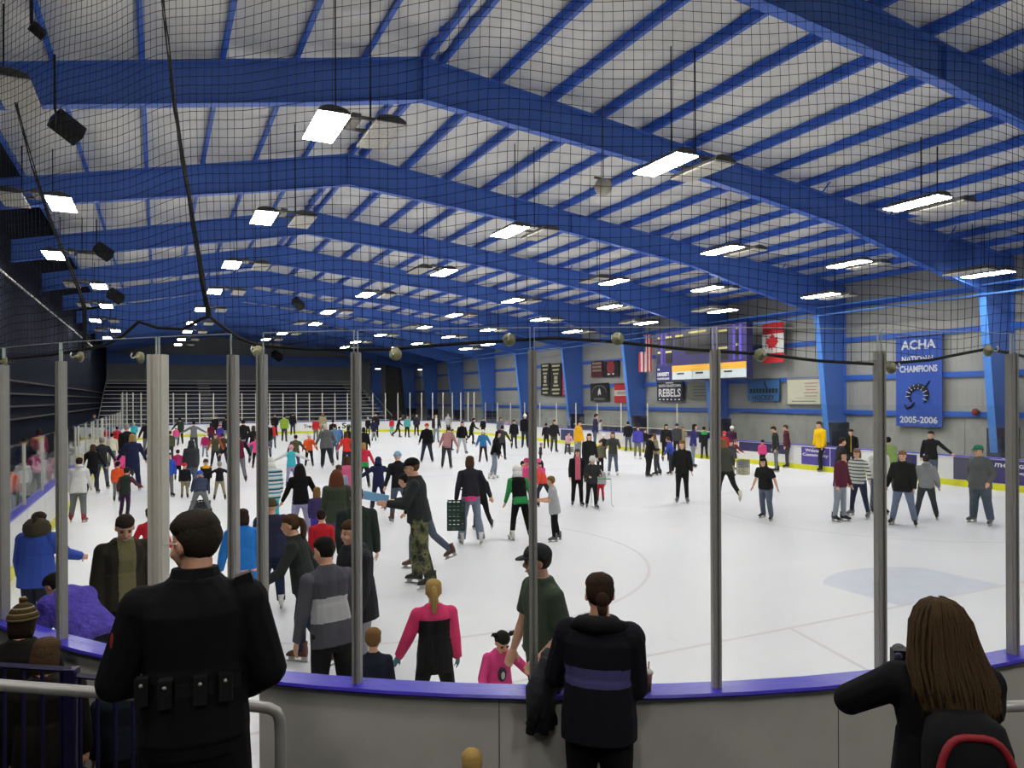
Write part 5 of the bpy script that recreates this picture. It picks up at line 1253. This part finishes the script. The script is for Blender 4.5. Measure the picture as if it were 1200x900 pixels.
P('blond woman in a black coat facing the camera', 799, 589, 516, 0, 'BK', 'BK', ('long', 'hL'), ('stand', dict(head=(0, 4))), hem=.05, flare=.015, bell=.9, sk='grey')
P('person in a navy hat behind the cobalt jacket', 793, 536, 496, 0, 'DG', 'K', None, hat=('beanie', 'N'))
P('fair haired person in tan beside the navy hat', 800, 535, 500, 10, 'TN', 'KH', ('bob', 'hL'))
P('woman in an indigo jacket and jeans in profile', 812, 548, 497, 100, '#302c68', 'JN', ('bob', 'hK'), 'stand')
P('man in black with a green collar left of the right centre post', 825, 538, 500, 190, 'K', 'K', ('short', 'hK'), 'stand', yoke='GN', yoke_t=lambda l: l.z > .23)
P('blond woman in an olive jacket and cream boots', 850, 590, 515, 200, '#3f4238', 'BK', ('long', 'hL'), 'stride', sk='cream', bell=.85, hem=.03)
P('person in maroon with a white hat by the penalty box', 857, 541, 499, 20, '#44203a', 'K', None, hat=('beanie', 'W'))
P('child in a red hat beside the maroon coat', 848, 545, 505, 20, '#b02040', 'K', None, hat=('beanie', 'R'))
P('child in red leaning on the stacked crates', 858, 551, 515, 60, '#7a2030', 'K', ('short', 'hL'), 'reach')
P('child in a dark jacket with orange hair at the crates', 856, 558, 516, 20, 'DG', 'KH', ('short', 'hR'), 'stand')
P('toddler in a pink snowsuit by the right boards', 893, 548, 515, 20, '#d0407a', 'K', None, hat=('beanie', 'K'), thick=.02)
P('man in a dark green jacket and grey jeans facing left', 909, 553, 500, 280, '#252b24', 'G', ('short', 'hK'), ('stand', dict(head=(0, 16))), hem=.05)
P('man in a maroon jacket by the right boards', 922, 548, 498, 275, '#4e1e28', 'DG', ('short', 'hB'), 'stand', hem=.03)
P('man in a bright yellow jacket by the right boards', 962, 552, 494, 310, '#e6b800', '#1d1d26', ('short', 'hD'), ('stride', dict(lean=5, L=(9, 6, 20, 6), R=(9, 2, 18, 6))), thick=.022, hem=.04)
P('woman in a black shirt and jeans with dark hair', 897, 609, 536, 330, 'BK', 'DN', ('long', 'hK'), ('glide', dict(L=(26, 0, 16, 0), R=(22, -4, 14, 0))), tee=True, girth=1.15, sk='black')
# --- group at the right
P('man in a dark polo behind the maroon sweater', 984, 585, 513, 110, '#20222e', 'DN', ('short', 'hD'), 'stand', tee=True, girth=1.1)
P('man in black with yellow marks by the column', 997, 556, 503, 0, 'BK', 'K', ('short', 'hD'), front='#c8b21e', front_w=.012)
P('woman in a maroon sweater and light jeans', 984, 611, 528, 60, '#5c1d38', '#868e9a', ('bob', 'hD'), 'stand', hem=.03)
P('woman in a grey striped sweater and dark jeans', 1006, 606, 526, 330, ST_GREY, '#20263e', ('bob', 'hL'), ('wide', dict(L=(30, 10, 30, 10))), bell=.85, sk='grey')
P('man in a white shirt mostly behind the right post', 1029, 602, 520, 20, 'W', 'DN', ('short', 'hD'), 'stand', sleeve='W')
P('boy in a lime hoodie behind the right post', 1041, 578, 512, 200, '#86a05a', 'DG', ('short', 'hK'), 'stand')
P('teenager in a black hoodie and blue jeans', 1058, 616, 528, 350, 'BK', '#67728a', ('short', 'hL'), ('wide', dict(R=(20, 4, 16, 0))), hem=.06, flare=.018, thick=.018, legw=1.1)
P('child in a grey hoodie and dark trousers from behind', 1085, 608, 534, 185, '#85878a', '#33363a', ('short', 'hD'), ('wide', dict(L=(12, 10, 30, 0))), hat=('hooddown', '#85878a'), thick=.016, legw=1.1)
P('man in black reaching out over the boards', 1091, 570, 505, 350, 'BK', 'DN', ('short', 'hK'), ('stand', dict(L=(46, 12, 12, 0))), hem=.03)
P('man in a grey sweatshirt and green cap', 1148, 614, 521, 330, '#56585a', '#4c5563', ('short', 'hB'), ('pockets', dict(sp=(11, 9), a=(4, -6))), hat=('cap', '#1f6f58'), girth=1.15, hem=.07, flare=.02, thick=.016, legw=1.15, sk='grey')
# --- skaters close to the foreground glass
P('girl in a blue jacket with a fur hood near the left boards', 42, None, 601, 150, '#3a55b0', 'DJ', ('tail', 'hD'), ('stand', dict(R=(20, 30, 40, 0))), h=1.6, hat=('fur', '#4a4436'), thick=.03, girth=1.1, hem=.08)
P('man in an open brown jacket over an olive shirt looking down', 143, None, 604, 15, '#2e2a20', 'K', ('short', 'hD'), ('stand', dict(head=(-10, 24))), h=1.78, front='#6f6b4a', front_w=.045, hem=.05, thick=.018, girth=1.12)
P('person in a fuzzy violet jacket bent over the boards', 108, None, 683, 215, mat('fuzzy_violet', '#5546ae', .95, bump=1.0, bscale=30, var=.3, vscale=14), 'K', ('short', 'hK'), ('bend', dict(lean=52, L=(14, 40, 30, 6), R=(14, 40, 30, 6), head=(10, 30))), h=1.32, thick=.045, girth=1.2, hem=.05)
P('child in a red top beside the wide pale post', 177, None, 596, 190, '#c02434', 'DN', ('short', 'hD'), 'glide', h=1.3)
P('girl in a bright blue jacket with a pink hem', 284, None, 597, 185, '#2a78c8', '#2a78c8', ('bob', 'hD'), ('stand', dict(L=(14, 0, 12, 4))), h=1.55, hem=.1, yoke='#d8a0a8', yoke_t=lambda l: -.03 < l.z < -.012, thick=.018)
P('person in a navy quilted jacket and jeans from behind', 318, 713, 584, 188, '#2c2e44', '#252c44', None, 'stand', hat=('beanie', '#4b4630'), thick=.04, girth=1.15, hem=.04, extra=lambda o, D, s, H: quilt(o, D, s), sk='white')
P('skater in a dark grey jacket, jeans and brown skates', 357, 781, 603, 255, '#2c302e', '#26304a', ('tail', 'hB'), ('rstride', dict(lean=12, a=(-16, 14), k=(20, 14))), sk='brown', hem=.02)
P('child in a red shirt beyond the dark grey jacket', 376, None, 598, 180, '#c22430', 'DJ', ('short', 'hD'), h=1.3)
P('man in a grey and white sweater reaching down', 388, None, 633, 205, '#4a4a52', '#121216', ('short', 'hK'), ('stand', dict(lean=10, L=(14, 4, 10, 2), R=(14, 10, 10, 2), head=(20, 8))), D=6.25, yoke='#a8a9ac', yoke_t=lambda l: .07 < l.z < .19, tee=False, hem=.05, glasses=True, sleeve='#56565e')
P('brown haired youth in a dark jacket behind the centre left post', 418, None, 609, 290, '#23242a', '#8a8d98', ('short', 'hB'), ('stand', dict(head=(10, 4))), h=1.75, hem=.08, thick=.03, girth=1.2)
P('tall person in a dark green coat behind the youth', 418, None, 572, 185, '#252f2a', 'DJ', ('short', 'hD'), h=1.78, hem=.1, thick=.02)
P('small fair haired boy in a navy shirt at the boards', 436, None, 738, 180, '#1c2030', '#1c2030', ('short', 'hL'), 'stand', h=1.1)
P('girl in a pink and black jacket with a blond ponytail', 508, None, 681, 188, '#d83c70', '#121214', ('tail', 'hY'), ('wide', dict(L=(26, 10, 16, 0), R=(12, 0, 18, 0))), h=1.37, yoke='#17171a', yoke_t=lambda l: l.z < .245, gloves='#5f7f86', thick=.022, hem=.09, flare=.012)
P('toddler in a pink sweatshirt with two dark pigtails', 583, None, 738, 20, '#e0488c', '#e0488c', ('pig', 'hK'), ('hold', dict(L=(40, 10, 20, 0), R=(18, 10, 40, 10), head=(0, 28))), h=1.0, thick=.018, hem=.06, extra=lambda o, D, s, H: penguin(o, D, s))
P('man in an olive tee shirt, jeans and dark cap', 638, None, 635, 300, '#3f4a3c', '#2c3552', ('short', 'hD'), ('stand', dict(L=(12, -4, 58, 26), R=(12, 4, 14, 6), head=(-20, 4))), h=1.83, hat=('cap', '#26292a'), tee=True, hem=-.035, flare=.012, girth=1.1, fine=True, vox=.0075)
# ------------------------------------------------------------------ people on this side of the glass
G = 'spectators in front of the glass'
def officer(o, D, s, H):
    tp, nb = D['tp'], D['nb']
    belt = MB(); belt.loft([sup((0, 0, z), .109 * s, .085 * s, TPF(tp)) for z in (.105 * s, .135 * s)]).build('duty_belt', mat('belt_leather', '#101012', .4), o)
    for x, y, m, dz in ((-.07, .088, M_BLACK, 0), (-.02, .094, M_BLACK, .005), (.05, .094, M_BLACK, 0), (.1, .06, M_BLACK, 0)):
        p = tp(x * s, (y - .006) * s, .12 * s); q = MB().box(p, (.05, .045, .11)).build('belt_pouch', M_BLACK, o)
        MB().ell(p + Vector((0, .026, .03)), (.008, .006, .008), 8, 6).build('snap', M_ALU, q, True)
    for sg in (-1, 1):
        a, b = tp(sg * .07 * s, .0, nb - .012 * s), tp(sg * .125 * s, .0, nb - .03 * s)
        MB().box((a + b) / 2 + Vector((0, 0, .012)), ((b - a).length, .05, .012), Matrix.Rotation(sg * .22, 3, 'Y')).build('epaulette', mat('red_piping', '#7e1c1c', .7), o)
    p = tp(-.105 * s, .01 * s, nb - .012 * s); MB().box(p + Vector((0, 0, .015)), (.07, .05, .045), Matrix.Rotation(.3, 3, 'Y')).build('shoulder_radio', M_BLACK, o)
    p = D['sho'][0].lerp(D['elb'][0], .3); 
    p = D['sho'][0].lerp(D['elb'][0], .42) + Vector((.06, .03, 0)); MB().ell(p, (.012, .035, .05), 12, 8).build('shoulder_patch', mat('red_patch', '#8e1d1d', .7), o, True)
    g = MB()
    for sg in (-1, 1):
        g.tube([H @ Vector((sg * .36, .08, .52)), H @ Vector((sg * .34, -.36, .53)), H @ Vector((sg * .26, -.43, .5)), H @ Vector((sg * .14, -.45, .5))], .003, 5)
    g.tube([H @ Vector((.14, -.45, .52)), H @ Vector((-.14, -.45, .52))], .003, 5).build('glasses', M_ALU2, o)
    MB().tube([tp(0, .0, nb - .02 * s), tp(0, -.002 * s, nb + .028 * s)], [.062 * s, .05 * s], 14).build('collar', cloth('#0e0f13'), o)
class TPF:
    def __init__(s, tp): s.tp = tp
    def __matmul__(s, v): return s.tp(*v)
def blue_board(o, D, s):
    W = D['wri'][0]; d = Vector((0, -.62, .12)).normalized(); r = Matrix((Vector((1, 0, 0)), d, Vector((1, 0, 0)).cross(d))).transposed()
    MB().box(W + d * .2 + Vector((-.1, 0, .05)), (.03, .4, .13), r).build('blue_board', mat('sky_board', '#7fb4dc', .5))
    b = [c for c in COL.objects if c.name.startswith('blue_board')][-1]; b.location = o.location; b.rotation_euler = o.rotation_euler; tag(b, 'pale blue board held by the man in camouflage trousers', 'board')
def quilt(o, D, s):
    for i in range(6):
        z = -.01 + .052 * i; k = [.128, .125, .121, .12, .122, .122][i]
        mb = MB(); pts = [D['tp'](k * s * math.cos(a), (k * .78) * s * math.sin(a), z * s) for a in np.linspace(0, 2 * PI, 24, endpoint=False)]
        mb.tube(pts, .011, 6, closed=True).build('quilt_roll', cloth('#2c2e44'), o, True)
def penguin(o, D, s):
    c = D['tp'](-.01 * s, -.1 * s, .14 * s)
    MB().ell(c, (.04, .012, .06), 12, 8).build('printed_patch', mat('patch_dark', '#3a3440', .8), o, True); MB().ell(c + Vector((.004, -.006, -.005)), (.02, .01, .035), 10, 6).build('printed_patch', mat('patch_white', '#cfcfcf', .8), o, True)
P('officer in black uniform and glasses with hands at his front', 227, None, 603, 174, '#0d0e12', '#0b0b0e', ('short', '#2a241e'), ('stand', dict(L=(20, 2, 70, 40), R=(13, -4, 60, 40), head=(46, 6), sp=(7, 7), sw=1.0)), D=3.02, z0=PLZ, onice=False, girth=1.06, thick=.022, hem=.0, flare=.004, vox=.0085, group=G, extra=officer)
def coat_woman(o, D, s, H):
    tp = D['tp']
    MB().tube([tp(-.1 * s, .0, D['nb'] - .02 * s), tp(-.05 * s, .06 * s, D['nb'] + .0 * s), tp(0, .075 * s, D['nb'] + .0 * s), tp(.05 * s, .06 * s, D['nb'] + .0 * s), tp(.1 * s, .0, D['nb'] - .03 * s)], [.03, .05, .055, .05, .03], 10).build('hood', cloth('#17171b'), o, True)
    W = D['elb'][0].lerp(D['wri'][0], .45) + Vector((.03, 0, 0)); mb = MB(); rr = random.Random(3)
    for j in range(11): mb.tube([W + Vector((rr.uniform(.0, .08), rr.uniform(-.1, .1), .08)), W + Vector((rr.uniform(.0, .16), rr.uniform(-.12, .1), -.12)), W + Vector((rr.uniform(-.02, .2), rr.uniform(-.1, .1), -.4))], [.05, .06, .03], 8)
    mb.build('draped_jacket', mat('dark_grey_fleece', '#2c2c31', .9, bump=.6, bscale=20, var=.4, vscale=14), None, True)
    b = [c for c in COL.objects if c.name.startswith('draped_jacket')][-1]; b.location = o.location; b.rotation_euler = o.rotation_euler; tag(b, 'mottled dark jacket hanging over the arm of the woman with the bun', 'jacket')
P('woman in a dark jacket with a violet band and low bun', 700, None, 676, 172, '#14151d', '#0f0f12', ('bun', '#33231a'), ('stand', dict(L=(15, 12, 74, 28), R=(8, 8, 62, 38), head=(16, 6), sw=.95)), D=4.42, z0=FZ, onice=False, girth=1.12, thick=.03, hem=.05, flare=.008, yoke='#4a4878', yoke_t=lambda l: .135 < l.z < .195, vox=.0085, group=G, extra=coat_woman)
def photographer(o, D, s, H):
    tp = D['tp']; nb = D['nb']; fw = (D['hdir'][0] + D['hdir'][1]) * .5
    mid = (D['wri'][0] + D['wri'][1]) * .5 + fw.normalized() * .075; rot = Matrix.Rotation(o.rotation_euler.z, 3, 'Z')
    t = thing('camera', 'small dark camera held up by the long haired girl', 'camera', o.location + rot @ mid, o.rotation_euler.z)
    MB().box((0, -.01, .02), (.12, .05, .075)).build('body', M_BLACK, t)
    MB().tube([(0, -.03, .02), (0, -.1, .02)], .034, 16).build('lens', M_BLACK, t, True)
    MB().ell((.045, .02, .035), (.018, .012, .018), 12, 8).build('viewfinder', mat('viewfinder_glass', '#4a4e66', .15), t, True)
    t = MB(); rings = []
    for z, rx, ry in ((-.14, .075, .03), (-.12, .095, .05), (.05, .1, .06), (.17, .098, .055), (.225, .085, .045), (.25, .05, .02)): rings.append(sup((0, (.1 + ry * .6) * s, z * s), rx * s, ry * s, TPF(tp), 16, 3.2))
    pk = t.loft(rings).build('backpack', cloth('#141418'), o, True)
    MB().tube([tp(.1 * s * math.copysign(abs(math.cos(a)) ** .6, math.cos(a)), (.205 - .03 * math.sin(a)) * s, (-.1 + .31 * math.sin(a) ** .7) * s) for a in np.linspace(.02, PI - .02, 22)], .014, 8).build('red_trim', mat('backpack_red', '#8a1420', .6), pk, True)
    MB().loft([sup((0, .205 * s, z * s), rx * s, .02 * s, TPF(tp), 12, 3) for z, rx in ((-.06, .06), (-.03, .078), (.11, .076), (.14, .055))]).build('front_pocket', cloth('#2a2c34'), pk, True)
    for sg in (-1, 1): MB().tube([tp(sg * .06 * s, .09 * s, .2 * s), tp(sg * .075 * s, .03 * s, nb + .01 * s), tp(sg * .07 * s, -.09 * s, nb - .06 * s)], .018, 8).build('shoulder_strap', cloth('#141418'), pk, True)
    MB().tube([tp(.1 * s, .12 * s, .05 * s), tp(.13 * s, .1 * s, -.01 * s), tp(.135 * s, .1 * s, -.05 * s)], .01, 6).build('loose_strap', cloth('#0c0c0e'), pk, True)
P('girl with long loose hair and red trimmed backpack holding up a camera', 1104, None, 709, 203, '#101014', '#101014', ('mane', '#43331f'), ('stand', dict(L=(32, 50, 92, 98), R=(22, 50, 92, 86), head=(10, 4))), D=2.85, z0=PLZ, onice=False, girth=1.1, thick=.02, hem=.05, vox=.0085, group=G, extra=photographer)
P('person in a brown pompom hat behind the purple fence', 22, None, 712, 160, '#14130f', '#14130f', ('bob', 'hD'), 'stand', D=4.8, z0=FZ, onice=False, hat=('pom', striped('hat_brown_stripes', [(0, '#3a2c12'), (.45, '#5a4a20'), (.75, '#b0aa98'), (.85, '#3a2c12')], 6.0)), thick=.02, group=G)
P('brown haired person in a dark coat left of the fence post', 50, None, 752, 170, '#1a1712', '#15130f', ('bob', '#4a3826'), 'stand', D=4.35, z0=FZ, onice=False, thick=.02, group=G)
P('fair haired child in dark clothes behind the purple fence', 140, None, 776, 180, '#101820', '#101014', ('short', '#6b5530'), 'stand', D=4.7, z0=FZ, onice=False, group=G)
P('person in dark blue behind the fair haired child', 160, None, 752, 185, '#10161e', '#101014', ('short', 'hK'), 'stand', D=5.05, z0=FZ, onice=False, group=G)
P('fair haired child, only the head at the bottom edge', 551, None, 882, 180, '#22242c', '#22242c', ('short', 'hY'), 'stand', D=4.05, z0=FZ, onice=False, group=G)
finish_people()
